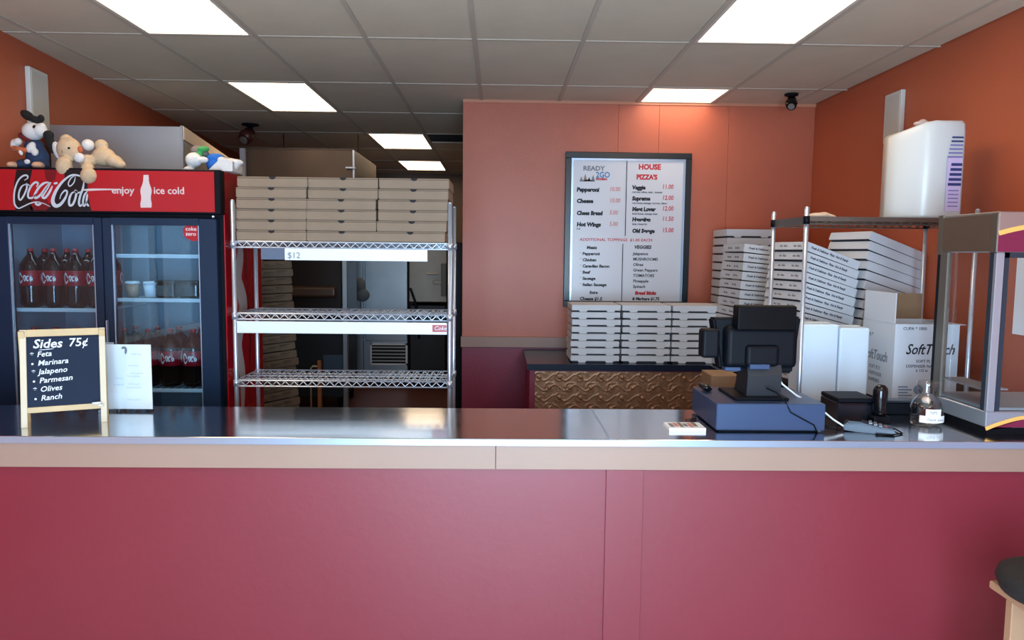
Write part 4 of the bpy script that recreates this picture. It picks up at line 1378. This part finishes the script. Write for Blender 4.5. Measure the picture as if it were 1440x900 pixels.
wr_('Bread Sticks', 893, 414, .036, tx, 1, .95, bold=.0030)
wr_('& Marinara $1.75', 889, 422, .034, tx, 0, .92)
obj('lettering', tx, [INK, INKR, INKG, INKB, mat('pale_red_ink', (206, 150, 150), .6), mat('logo_brown', (150, 128, 110), .6)], T)

# ------------------------------------------------------------------ wall fittings
def plate(wallx, y0, y1, z0, z1, lab, left):
    T = thing('wall_speaker', lab, 'speaker', (wallx, (y0 + y1) / 2, z0))
    if not left:
        obj('housing', MB().box(XR - .03, XR, y0, y1, z0, z1, bev=.006, seg=2), PLATE, T)
        s = MB()
        s.box(XR - .032, XR - .029, y0 + .015, y1 - .015, z0 + .02, z1 - .02, bev=.001)
        obj('grille', s, mat('grille_grey', (198, 198, 192), .6, bump=.4, bscale=400), T)
    else:
        a = math.atan(-0.096)
        T.rotation_euler = (0, 0, -a)
        L = y1 - y0
        obj('housing', MB().box(0.0, .03, -L / 2, L / 2, 0, z1 - z0, bev=.006, seg=2), PLATE, T, local=True)
        s = MB()
        s.box(.029, .032, -L / 2 + .015, L / 2 - .015, .02, z1 - z0 - .02, bev=.001)
        obj('grille', s, mat('grille_grey', (198, 198, 192), .6, bump=.4, bscale=400), T, local=True)
plate(XR, 4.74, 4.94, 2.345, 2.655, 'white flat speaker panel high on the right orange wall', False)
plate(xl(4.7), 4.60, 4.82, 2.33, 2.685, 'pale flat speaker panel high on the left orange wall behind the cabinet', True)
# dome camera by the back wall
def cam_fix(px, py, Y, lab, red=False, s=1.0):
    c = at(px, py, Y)
    T = thing('ceiling_camera', lab, 'security camera', (c.x, Y, CEIL - .004))
    obj('mount', MB().lathe((0, 0, 0), [(.02, -.04 * s), (.028, -.02), (.05 * s, -.012), (.05 * s, 0)], 16), BLACK, T, local=True)
    obj('camera_body', MB().cyl((0, -.01, -.05 * s), (-.02 * s, -.06 * s, -.10 * s), .036 * s, 16).ell(Vector((-.012 * s, -.035 * s, -.075 * s)), (.045 * s, .045 * s, .042 * s)), mat('cam_brown', (70, 30, 28), .4) if red else BLACKG, T, local=True)
    obj('lens', MB().cyl((-.02 * s, -.06 * s, -.10 * s), (-.023 * s, -.066 * s, -.106 * s), .024 * s, 16), mat('lens_grey', (120, 116, 110), .2), T, local=True)
cam_fix(1113, 132, 5.7, 'small black security camera on the ceiling near the right corner')
cam_fix(352, 178, 7.4, 'small dark reddish ceiling camera on the left above the fridge', True, 1.6)

# ------------------------------------------------------------------ on the counter: chalkboard
cl, cr = at(33, 602, 2.87), at(143, 592, 2.98)
ang = math.atan2(2.98 - 2.87, cr.x - cl.x)
Wd = math.hypot(cr.x - cl.x, .11) + .02
T = thing('chalkboard', 'small wooden A-frame chalkboard listing sides for seventy five cents', 'chalkboard', (cl.x, 2.87, CT), ang)
Hc = .372
til = math.radians(10)
Mf = Matrix.Rotation(-til, 4, 'X')
Hs = Hc / math.cos(til)
fw = .022
M2 = Mf
fb_ = MB()
obj('front_leg', MB().box(-.008, fw - .008, 0, .012, 0, Hs, bev=.0015, M=M2), WOODL, T, local=True)
obj('front_leg', MB().box(Wd - fw, Wd, 0, .012, 0, Hs, bev=.0015, M=M2), WOODL, T, local=True)
obj('top_rail', MB().box(fw - .008, Wd - fw, 0, .012, Hs - .028, Hs, bev=.0015, M=M2), WOOD, T, local=True)
obj('bottom_rail', MB().box(fw - .008, Wd - fw, 0, .012, .055, .077, bev=.0015, M=M2), WOOD, T, local=True)
bd = obj('slate', MB().box(fw - .009, Wd - fw + .001, .005, .009, .07, Hs - .026, M=M2), CHALKB, T, local=True)
dep = 2 * Hc * math.tan(til)
Mb = Matrix.Translation((0, dep, 0)) @ Matrix.Rotation(til, 4, 'X')
obj('rear_leg', MB().box(-.012, fw - .012, -.012, 0, 0, Hs - .004, bev=.0015, M=Mb), WOOD, T, local=True)
obj('rear_leg', MB().box(Wd - fw, Wd, -.012, 0, 0, Hs - .004, bev=.0015, M=Mb), WOOD, T, local=True)
obj('rear_rail', MB().box(fw - .012, Wd - fw, -.012, 0, .08, .10, bev=.0015, M=Mb), WOOD, T, local=True)
obj('slate', MB().box(fw - .01, Wd - fw, -.008, -.004, .1, Hs - .03, M=Mb), CHALKB, T, local=True)
tx = MB()
def cf(x, z):
    return M2 @ front(.0046)(x, z, .0002)
tx.text('Sides', cf(.035, Hs - .072), .048, ext=.0003, shear=.2, bold=.0009)
tx.text('75¢', cf(.155, Hs - .070), .046, ext=.0003, shear=.1, bold=.0006)
tx.ribbon([(.055, Hs - .08), (.08, Hs - .079), (.105, Hs - .077)], .0022, lambda u, v, d: M2 @ Vector((u, .0045 - d * .3, v)))
for k, s in enumerate(('Feta', 'Marinara', 'Jalapeno', 'Parmesan', 'Olives', 'Ranch')):
    z = Hs - .107 - k * .034
    tx.text(s, cf(.048 + .002 * k, z) @ Matrix.Rotation(.06, 4, 'Z'), .029, ext=.0003, shear=.25, bold=.0004)
    tx.text('•' if k % 2 else '*', cf(.026 + .002 * k, z - .002), .028, ext=.0003, bold=.0006)
obj('lettering', tx, CHALK, bd, local=True)
obj('chalk_stick', MB().cyl((Wd - .05, -.006, .079), (Wd - .02, -.006, .08), .0045, 10).cyl((Wd - .028, -.010, .071), (Wd - .012, -.010, .069), .0045, 10), CHALK, T, local=True)

# flyer in an acrylic stand
a, b = at(143, 583, 3.17), at(214, 583, 3.17)
zt_ = at(180, 484, 3.19).z
T = thing('flyer_stand', 'clear sign holder with a white flyer standing beside the chalkboard', 'sign holder', ((a.x + b.x) / 2, 3.18, CT))
obj('holder', MB().box(a.x, b.x, 3.175, 3.178, CT, zt_ + .002).box(a.x, b.x, 3.14, 3.22, CT, CT + .003), GLASSC, T)
fy_ = obj('flyer', MB().box(a.x + .012, b.x - .001, 3.179, 3.1805, CT + .012, zt_), PAPER, T)
tx = MB()
fm2 = front(3.1788)
def fw_(s, px, py, sz_, al='CENTER', mi=0):
    q = at(px, py, 3.179)
    tx.text(s, fm2(q.x, q.z, 0), sz_, mi=mi, align=al, ext=.0002)
fw_('catering', 191, 499, .013, mi=0)
for py, s in ((515, 'Party trays'), (526, 'Lunch special'), (530, 'Two toppings'), (541, 'Dinner pack'), (546, 'Wings & bread'), (563, 'Call to order')):
    fw_(s, 188 if py != 526 else 192, py, .010)
fw_('Pick up', 168, 533, .010); fw_('or delivery', 167, 542, .010)
tx.ribbon([(-.012, .012), (0, .016), (.006, .008), (.004, -.012)], .010, lambda u, v, d: (at(175, 494, 3.179).x + u, 3.1786, at(175, 494, 3.179).z + v), mi=1)
obj('lettering', tx, [INKF, INKG], fy_)
T2a, T2b = at(138, 583, 3.22), at(160, 583, 3.22)
o = obj('side_sheet', MB().box(T2a.x, T2b.x + .01, 3.222, 3.2235, CT + .004, zt_ + .003), mat('side_sheet_paper', (176, 190, 208), .5), T)
tx = MB()
q = at(156, 580, 3.221)
tx.text('PAYMENT', Matrix.Translation((q.x, 3.2215, q.z)) @ Matrix(((0, -1, 0, 0), (0, 0, -1, 0), (1, 0, 0, 0), (0, 0, 0, 1))), .045, ext=.0002, bold=.0008)
obj('lettering', tx, INK, o)

# ------------------------------------------------------------------ register
GY = 2.88
x0, x1 = at(1007, 600, GY).x, at(1160, 600, GY).x
zt_ = CT + .112
T = thing('cash_register', 'black touch-screen cash register on a blue-grey cash drawer, seen from behind', 'cash register', ((x0 + x1) / 2, GY + .18, CT))
obj('cash_drawer', MB().box(x0, x1, GY, GY + .37, CT + .006, zt_, bev=.003), SLATE, T)
obj('drawer_foot', MB().box(x0 + .02, x1 - .02, GY + .02, GY + .35, CT, CT + .006), BLACK, T)
sx0, sx1 = at(1045, 555, GY + .14).x, at(1092, 555, GY + .14).x
b_ = MB()
b_.box(x0 + .09, x1 - .12, GY + .06, GY + .30, zt_, zt_ + .012, bev=.004)
obj('stand_base', b_, BLACK, T)
nk = MB()
zn = at(1068, 518, GY + .14).z
nk.prism([(GY + .10, zt_ + .012), (GY + .26, zt_ + .012), (GY + .24, zt_ + .05), (GY + .20, zn + .08), (GY + .12, zn + .08), (GY + .09, zn - .02)], sx0, sx1, 'X')
obj('stand_neck', nk, mat('neck_grey', (26, 30, 36), .45), T)
# screen head: tapered housing, seen from the back, tilted
SYY = GY + .10
tl, tr_, bl, br_ = at(1010, 449, SYY), at(1136, 448, SYY), at(1018, 521, SYY), at(1120, 528, SYY)
hd2 = MB()
def hexa(f4, b4):
    A = [hd2.bm.verts.new(p) for p in f4]
    B = [hd2.bm.verts.new(p) for p in b4]
    hd2.bm.faces.new(A); hd2.bm.faces.new(B[::-1])
    for i in range(4):
        j = (i + 1) % 4
        hd2.bm.faces.new((A[i], B[i], B[j], A[j]))
V = lambda p, dx, dy, dz: Vector((p.x + dx, p.y + dy, p.z + dz))
hexa([V(bl, 0, .045, 0), V(br_, 0, .045, 0), V(tr_, 0, .065, 0), V(tl, 0, .065, 0)], [V(bl, -.008, .10, -.005), V(br_, .008, .10, -.005), V(tr_, .012, .12, .0), V(tl, -.01, .12, 0)])
bmesh.ops.recalc_face_normals(hd2.bm, faces=hd2.bm.faces)
bmesh.ops.bevel(hd2.bm, geom=list(hd2.bm.edges), offset=.008, segments=3, affect='EDGES')
obj('screen_housing', hd2, BLACK, T)
b2 = MB()
m0_, m1_ = at(1022, 460, SYY), at(1122, 519, SYY)
b2.box(m0_.x, m1_.x, SYY + .0, SYY + .07, m1_.z, m0_.z, bev=.024, seg=5)
b2.box((m0_.x + m1_.x) / 2 - .07, (m0_.x + m1_.x) / 2 + .065, SYY - .02, SYY + .03, m1_.z + .01, at(1070, 485, SYY).z, bev=.016, seg=4)
obj('rear_cover', b2, BLACK, T)
q = at(1068, 515, SYY - .02)
obj('neck_badge', MB().box(q.x - .04, q.x + .04, SYY - .026, SYY + .0, q.z - .012, q.z + .008, bev=.002), SLATE, T)
q = at(1031, 519, SYY)
obj('side_port', MB().box(q.x - .035, q.x + .03, SYY - .005, SYY + .04, q.z - .008, q.z + .008, bev=.003), SLATE, T)
p0_, p1_ = at(1038.5, 430, SYY - .02), at(1120, 465, SYY - .02)
obj('customer_display', MB().box(p0_.x, p1_.x, SYY - .02, SYY + .05, p1_.z, p0_.z, bev=.006, seg=2), mat('display_black', (6, 6, 9), .5, spec=.12), T)
obj('display_window', MB().box(p0_.x + .012, p1_.x - .012, SYY - .0206, SYY - .02, p1_.z + .012, p0_.z - .012), mat('display_window_black', (6, 6, 9), .4, spec=.12), T)
q0_, q1_ = at(988.5, 463, SYY), at(1012, 504, SYY)
obj('card_reader', MB().box(q0_.x, q1_.x, SYY + .0, SYY + .07, q1_.z, q0_.z, bev=.013, seg=4), BLACK, T)
cb = MB()
cb.tube([at(1078, 546, 2.95), at(1092, 552, 2.92), at(1105, 566, GY + .005), at(1112, 580, GY - .006), at(1130, 590, GY - .006), at(1145, 598, GY - .006), at(1149, 611, GY - .006)], .0028, 8)
for v_ in cb.bm.verts:
    v_.co.z = max(v_.co.z, CT + .001)
obj('cable', cb, BLACK, T)
# mouse-like scanner on the drawer, brown box behind
q = at(997, 551, 3.2)
T = thing('barcode_scanner', 'small glossy black scanner lying at the left rear of the cash drawer', 'scanner', (x0 + .03, GY + .27, zt_ + .001))
blobs('body', [((0, 0, .016), (.028, .035, .016), (0, .3, 0)), ((-.018, .0, .024), (.014, .02, .01), (0, .5, 0))], BLACKG, T, .003)
a, b = at(1023, 545, 3.36), at(1048, 545, 3.36)
tag(obj('brown_carton', MB().box(a.x, b.x + .06, 3.62, 3.80, .55, at(1030, 528, 3.62).z, bev=.004), KRAFT2, origin=(a.x, 3.7, .55)), 'brown carton behind the register neck', 'carton')
T = thing('side_table', 'low table behind the register holding the brown carton', 'table', (1.15, 3.7, 0))
obj('tabletop', MB().box(.95, 1.42, 3.5, 3.95, .52, .55), BLACK, T)
for a_ in (.98, 1.39):
    for b_ in (3.53, 3.92):
        obj('leg', MB().box(a_ - .02, a_ + .02, b_ - .02, b_ + .02, 0, .52), BLACK, T)
# small card tray
a, b = at(941, 605, 2.88), at(993, 605, 2.88)
T = thing('card_box', 'small white flat card box with a printed top left of the register', 'box', ((a.x + b.x) / 2, 2.93, CT))
obj('tray', MB().box(a.x, b.x, 2.88, 2.985, CT, CT + .014, bev=.001), PAPER, T)
pr = MB()
for k in range(6):
    pr.box(a.x + .012 + .019 * k, a.x + .027 + .019 * k, 2.90 + .01 * (k % 2), 2.96 + .008 * (k % 3), CT + .0135, CT + .0148, mi=k % 3)
obj('printed_top', pr, [INKG, mat('pink_print', (200, 120, 110), .5), KRAFT], T)
T = thing('pen', 'brown pen lying beside the small card box', 'pen', (a.x + .11, 3.06, CT))
obj('barrel', MB().cyl((0, 0, .006), (.05, .03, .006), .005, 10), mat('brown_pen', (60, 34, 30), .4), T, local=True)
obj('tip', MB().cyl((.05, .03, .006), (.058, .035, .006), .005, 10, r2=.001), STEELE, T, local=True)

# receipt printer
a, b = at(1178, 580, 3.05).x, at(1231, 580, 3.05).x
T = thing('receipt_printer', 'black boxy receipt printer right of the register', 'printer', ((a + b) / 2, 3.14, CT))
pz = at(1205, 563, 3.05).z
obj('body', MB().box(a, b, 3.05, 3.22, CT, pz - .012, bev=.003), mat('printer_black', (18, 20, 28), .3), T)
obj('lid', MB().box(a, b + .002, 3.05, 3.22, pz - .011, pz + .008, bev=.004), BLACK, T)
obj('front_slot', MB().box(a + .01, b - .01, 3.047, 3.05, pz - .02, pz - .012), BLACKG, T)
# black rounded bottle
q = at(1239, 602, 3.0)
T = thing('black_shaker', 'glossy black round-topped shaker standing by the receipt printer', 'shaker', (q.x, 3.02, CT))
obj('base', MB().box(-.036, .036, -.03, .03, 0, .04, bev=.006, seg=2), BLACK, T, local=True)
obj('body', MB().lathe((0, 0, 0), [(.024, .04), (.026, .06), (.028, .11), (.029, .14), (.026, .155), (.016, .165), (.004, .168)], 20), BLACKG, T, local=True)
# black strip
a, b = at(1246, 580, 3.24).x, at(1300, 580, 3.24).x
T = thing('black_case', 'long low black case at the counter back behind the glass jar', 'case', ((a + b) / 2, 3.25, CT))
obj('case_body', MB().box(a - .12, b + .03, 3.22, 3.285, CT, CT + .052, bev=.004), BLACK, T)
obj('case_lid', MB().box(a - .12, b + .03, 3.218, 3.286, CT + .053, CT + .062, bev=.002), mat('case_lid', (24, 26, 32), .3), T)
# card terminal
c = at(1226, 612, 2.87)
T = thing('card_terminal', 'grey-blue handheld card terminal lying on the counter', 'card terminal', (c.x, 2.90, CT), math.radians(-24))
tb = MB()
prof = [(-.092, .006), (-.085, .034), (-.03, .040), (.04, .028), (.085, .026), (.095, .016), (.09, .004), (.03, .001), (-.04, .001)]
tb.prism(prof, -.038, .038, 'Y')
bmesh.ops.bevel(tb.bm, geom=list(tb.bm.edges), offset=.004, segments=2, affect='EDGES')
obj('body', tb, mat('terminal_grey', (44, 54, 72), .4), T, local=True)
kp = MB()
for i in range(4):
    for j in range(3):
        kp.box(.0 + i * .018, .012 + i * .018, -.025 + j * .018, -.012 + j * .018, .036 - .0045 * i, .041 - .0045 * i, mi=1 if (i, j) == (3, 0) else 0)
obj('keypad', kp, [mat('key_grey', (120, 126, 140), .4), INKR], T, local=True)
obj('screen', MB().box(-.075, -.025, -.028, .028, .0375, .042), BLACKG, T, local=True)
wc = MB()
wp = [at(1088, 521, 3.0), at(1100, 540, 3.0), at(1120, 556, 3.02), at(1148, 571, 3.02)]
pts = wp + [at(1160, 580, 3.0), at(1172, 590, 2.95), at(1186, 599, 2.92), at(1196, 603, 2.9)]
pts = [Vector((p_.x, p_.y, max(p_.z, CT + .004))) for p_ in pts]
wc.tube(pts, .0036, 8)
tag(obj('white_cable', wc, WHITE, origin=pts[-1]), 'white cable running from the register screen to the card terminal', 'cable')
bc = MB()
ctr = at(1253, 612, 2.86)
bc.tube([(c.x + .05, 2.93, CT + .02), (c.x + .09, 2.95, CT + .012), (c.x + .12, 2.92, CT + .006), (c.x + .115, 2.86, CT + .004), (c.x + .06, 2.83, CT + .004), (c.x + .0, 2.84, CT + .004)], .003, 8)
bc.tube([(c.x - .08, 2.96, CT + .012), (c.x - .13, 2.97, CT + .005), (c.x - .17, 3.02, CT + .004), (c.x - .13, 3.08, CT + .004)], .003, 8)
tag(obj('black_cable', bc, BLACK, origin=(c.x + .05, 2.9, CT)), 'black cable curled around the card terminal', 'cable')

# glass tip jar
q = at(1307, 604, 2.99)
T = thing('glass_jar', 'clear glass jar with a flared neck and white handwritten label', 'jar', (q.x, 3.02, CT))
prof = [(.045, .001), (.058, .008), (.064, .035), (.062, .075), (.052, .103), (.036, .122), (.030, .132), (.038, .145), (.034, .155), (.042, .168), (.040, .182), (.036, .182), (.037, .168), (.030, .155), (.034, .145), (.026, .132), (.033, .120), (.049, .100), (.058, .075), (.060, .036), (.054, .012), (.04, .006)]
GLASSJ = glass_mat('jar_glass', (0.94, 0.96, 0.97), 1.6, 0.04)
obj('glass_body', MB().lathe((0, 0, 0), prof, 28), GLASSJ, T, local=True)
def jl(u, v, d):
    t = u / .0655
    return ((.0655 + d) * math.sin(t), -(.0655 + d) * math.cos(t), v)
lb = MB()
def patch(u0, u1, v0, v1, r=.0655):
    n = 10
    A = [lb.bm.verts.new((r * math.sin((u0 + (u1 - u0) * i / n) / .0655), -r * math.cos((u0 + (u1 - u0) * i / n) / .0655), v0)) for i in range(n + 1)]
    B = [lb.bm.verts.new((r * math.sin((u0 + (u1 - u0) * i / n) / .0655), -r * math.cos((u0 + (u1 - u0) * i / n) / .0655), v1)) for i in range(n + 1)]
    for i in range(n):
        lb.bm.faces.new((A[i], A[i + 1], B[i + 1], B[i]))
patch(-.058, .058, .022, .05)
patch(-.036, .026, .05, .078)
lo_ = obj('label', lb, PAPER, T, local=True)
tx = MB()
tx.text('TIPS', front(-.0665)(-.026, .058, 0), .018, ext=.0002, shear=.2)
tx.text('Thank you', front(-.0668)(-.036, .031, 0), .016, ext=.0002, shear=.2)
obj('lettering', tx, INKG, lo_, local=True)
obj('pebble', MB().ell(Vector((-.004, 0, .105)), (.018, .016, .014), n=3), mat('pink_pebble', (226, 196, 180), .6), T, local=True)

# ------------------------------------------------------------------ popcorn machine
PYf, PYr = 2.86, 3.25
pc = at(1385, 607, PYf)
PX = at(1394, 480, PYf).x
zb0 = CT + .028
zb1 = at(1388, 579, PYf).z
zc0 = at(1403, 355, PYf).z
zc1 = at(1406, 297, PYf).z
PX1 = PX + .52
T = thing('popcorn_machine', 'glass-sided popcorn machine with purple and gold trim at the counter end', 'popcorn machine', ((PX + PX1) / 2, (PYf + PYr) / 2, CT))
obj('base', MB().box(PX, PX1, PYf, PYr, zb0, zb1, bev=.004), mat('machine_steel', (176, 188, 202), .3, .7), T)
obj('plinth', MB().box(PX + .015, PX1 - .01, PYf + .012, PYr - .01, CT, zb0), BLACK, T)
obj('canopy', MB().box(PX, PX1, PYf, PYr, zc0, zc1, bev=.003), mat('canopy_steel', (186, 186, 184), .3, .9), T)
obj('canopy_side', MB().box(PX - .003, PX, PYf + .03, PYr - .02, zc0 + .004, zc1 - .01), BROWNP, T)
obj('canopy_side_edge', MB().box(PX - .004, PX + .003, PYr - .03, PYr + .002, zc0 - .01, zc1 + .001).box(PX - .004, PX, PYf + .006, PYf + .04, zc0, zc1 - .008), mat('edge_grey', (112, 102, 90), .35, .6), T)
# posts
ps = MB().box(PX, PX + .032, PYf, PYf + .02, zb1, zc0, bev=.003)
obj('post', ps, mat('machine_steel', (176, 188, 202), .3, .7), T)
obj('post', MB().box(PX - .002, PX + .02, PYr - .075, PYr - .022, zb1, zc0, bev=.002), mat('post_grey', (120, 116, 108), .4, .7), T)
obj('post', MB().box(PX, PX + .02, PYr - .0215, PYr, zb1, zc0), BLACK, T)
obj('post', MB().box(PX1 - .03, PX1, PYf, PYf + .02, zb1, zc0, bev=.003), STEELE, T)
obj('post', MB().box(PX1 - .02, PX1, PYr - .02, PYr, zb1, zc0, bev=.002), STEELE, T)
wfm = MB()
wfm.box(PX + .034, PX + .052, PYf + .004, PYf + .016, zb1, zc0).box(PX + .002, PX + .01, PYf + .02, PYf + .045, zb1, zc0)
wfm.box(PX + .034, PX1 - .03, PYf + .004, PYf + .016, zc0 - .02, zc0)
obj('window_frame', wfm, mat('frame_slate', (52, 66, 80), .3, .5), T)
obj('glass', MB().box(PX + .05, PX1 - .03, PYf + .008, PYf + .011, zb1, zc0 - .018), GLASSC, T)
obj('glass', MB().box(PX + .004, PX + .007, PYf + .045, PYr - .076, zb1, zc0), GLASSC, T)
obj('tray', MB().box(PX + .012, PX1 - .012, PYf + .02, PYr - .02, zb1 + .002, zb1 + .012).box(PX + .014, PX + .12, PYf + .06, PYr - .04, zb1 + .075, zb1 + .08), STEELM, T)
kt = MB().lathe((PX + .42, PYf + .2, zb1 + .38), [(.05, -.02), (.085, 0), (.085, .07), (.06, .085)], 20)
kt.cyl((PX + .42, PYf + .2, zb1 + .46), (PX + .42, PYf + .2, zc0), .008, 10)
obj('kettle', kt, STEELE, T)
dc = MB()
def dm(u, v, d):
    return (u, PYf - .0006 - d, v)
zz = at(1403, 328, PYf).z
dc.ribbon([(PX + .0, zz), (PX + .06, zz + .016), (PX + .14, zz + .03), (PX + .26, zz + .036), (PX + .4, zz + .03)], .018, dm, depth=.0012, taper=False)
obj('gold_arc', dc, GOLD, T)
dc = MB()
zz2 = at(1388, 603, PYf).z
dc.ribbon([(PX + .0, zz2), (PX + .05, zz2 + .02), (PX + .14, zz2 + .045), (PX + .26, zz2 + .055)], .015, dm, depth=.0012, taper=False)
for f in dc.bm.faces:
    if f.normal.y > 0:
        f.normal_flip()
obj('gold_arc', dc, GOLD, T)
pu = MB()
A_ = [(PX + .0, zz), (PX + .06, zz + .016), (PX + .14, zz + .03), (PX + .26, zz + .036), (PX + .4, zz + .03), (PX + .4, zc0 + .003), (PX + .0, zc0 + .003)]
pu.prism(A_, PYf - .0015, PYf - .0002, 'Y')
obj('purple_field', pu, PURPLE, T)
pu = MB()
A_ = [(PX + .0, zz2 - .006), (PX + .05, zz2 + .012), (PX + .14, zz2 + .037), (PX + .26, zz2 + .047), (PX + .4, zz2 + .04), (PX + .4, zb0 + .002), (PX, zb0 + .002)]
pu.prism(A_, PYf - .0015, PYf - .0002, 'Y')
obj('purple_field', pu, PURPLE, T)

# ------------------------------------------------------------------ bar stool, bottom right
q = at(1400, 826, 2.12)
sxc = q.x + .225
T = thing('bar_stool', 'wooden bar stool with a round black cushion in front of the counter', 'bar stool', (sxc, 2.12, 0))
zs1 = q.z + .035
obj('seat_cushion', MB().lathe((sxc, 2.12, 0), [(.15, zs1 - .075), (.178, zs1 - .065), (.19, zs1 - .035), (.184, zs1 - .015), (.15, zs1 - .003), (.05, zs1)], 40), CARPET, T)
WS = mat('stool_beige', (176, 136, 104), .55, var=.06, vscale=5)
obj('seat_base', MB().box(sxc - .15, sxc + .15, 1.98, 2.26, zs1 - .10, zs1 - .075, bev=.004), WS, T)
xe = at(1413, 860, 2.256).x
for i in range(4):
    sgx, sgy = (-1 if i % 2 else 1), (-1 if i < 2 else 1)
    xo = sxc - xe
    a_, b_ = (xe, xe + .075) if sgx < 0 else (sxc + xo - .075, sxc + xo)
    yy = 2.12 + sgy * .12
    obj('leg', MB().box(a_, b_, yy - .016, yy + .016, 0, zs1 - .10, bev=.003), WS, T)
for yy in (2.0, 2.24):
    obj('footrest', MB().box(sxc - .1, sxc + .1, yy - .012, yy + .012, .25, .28), WS, T)
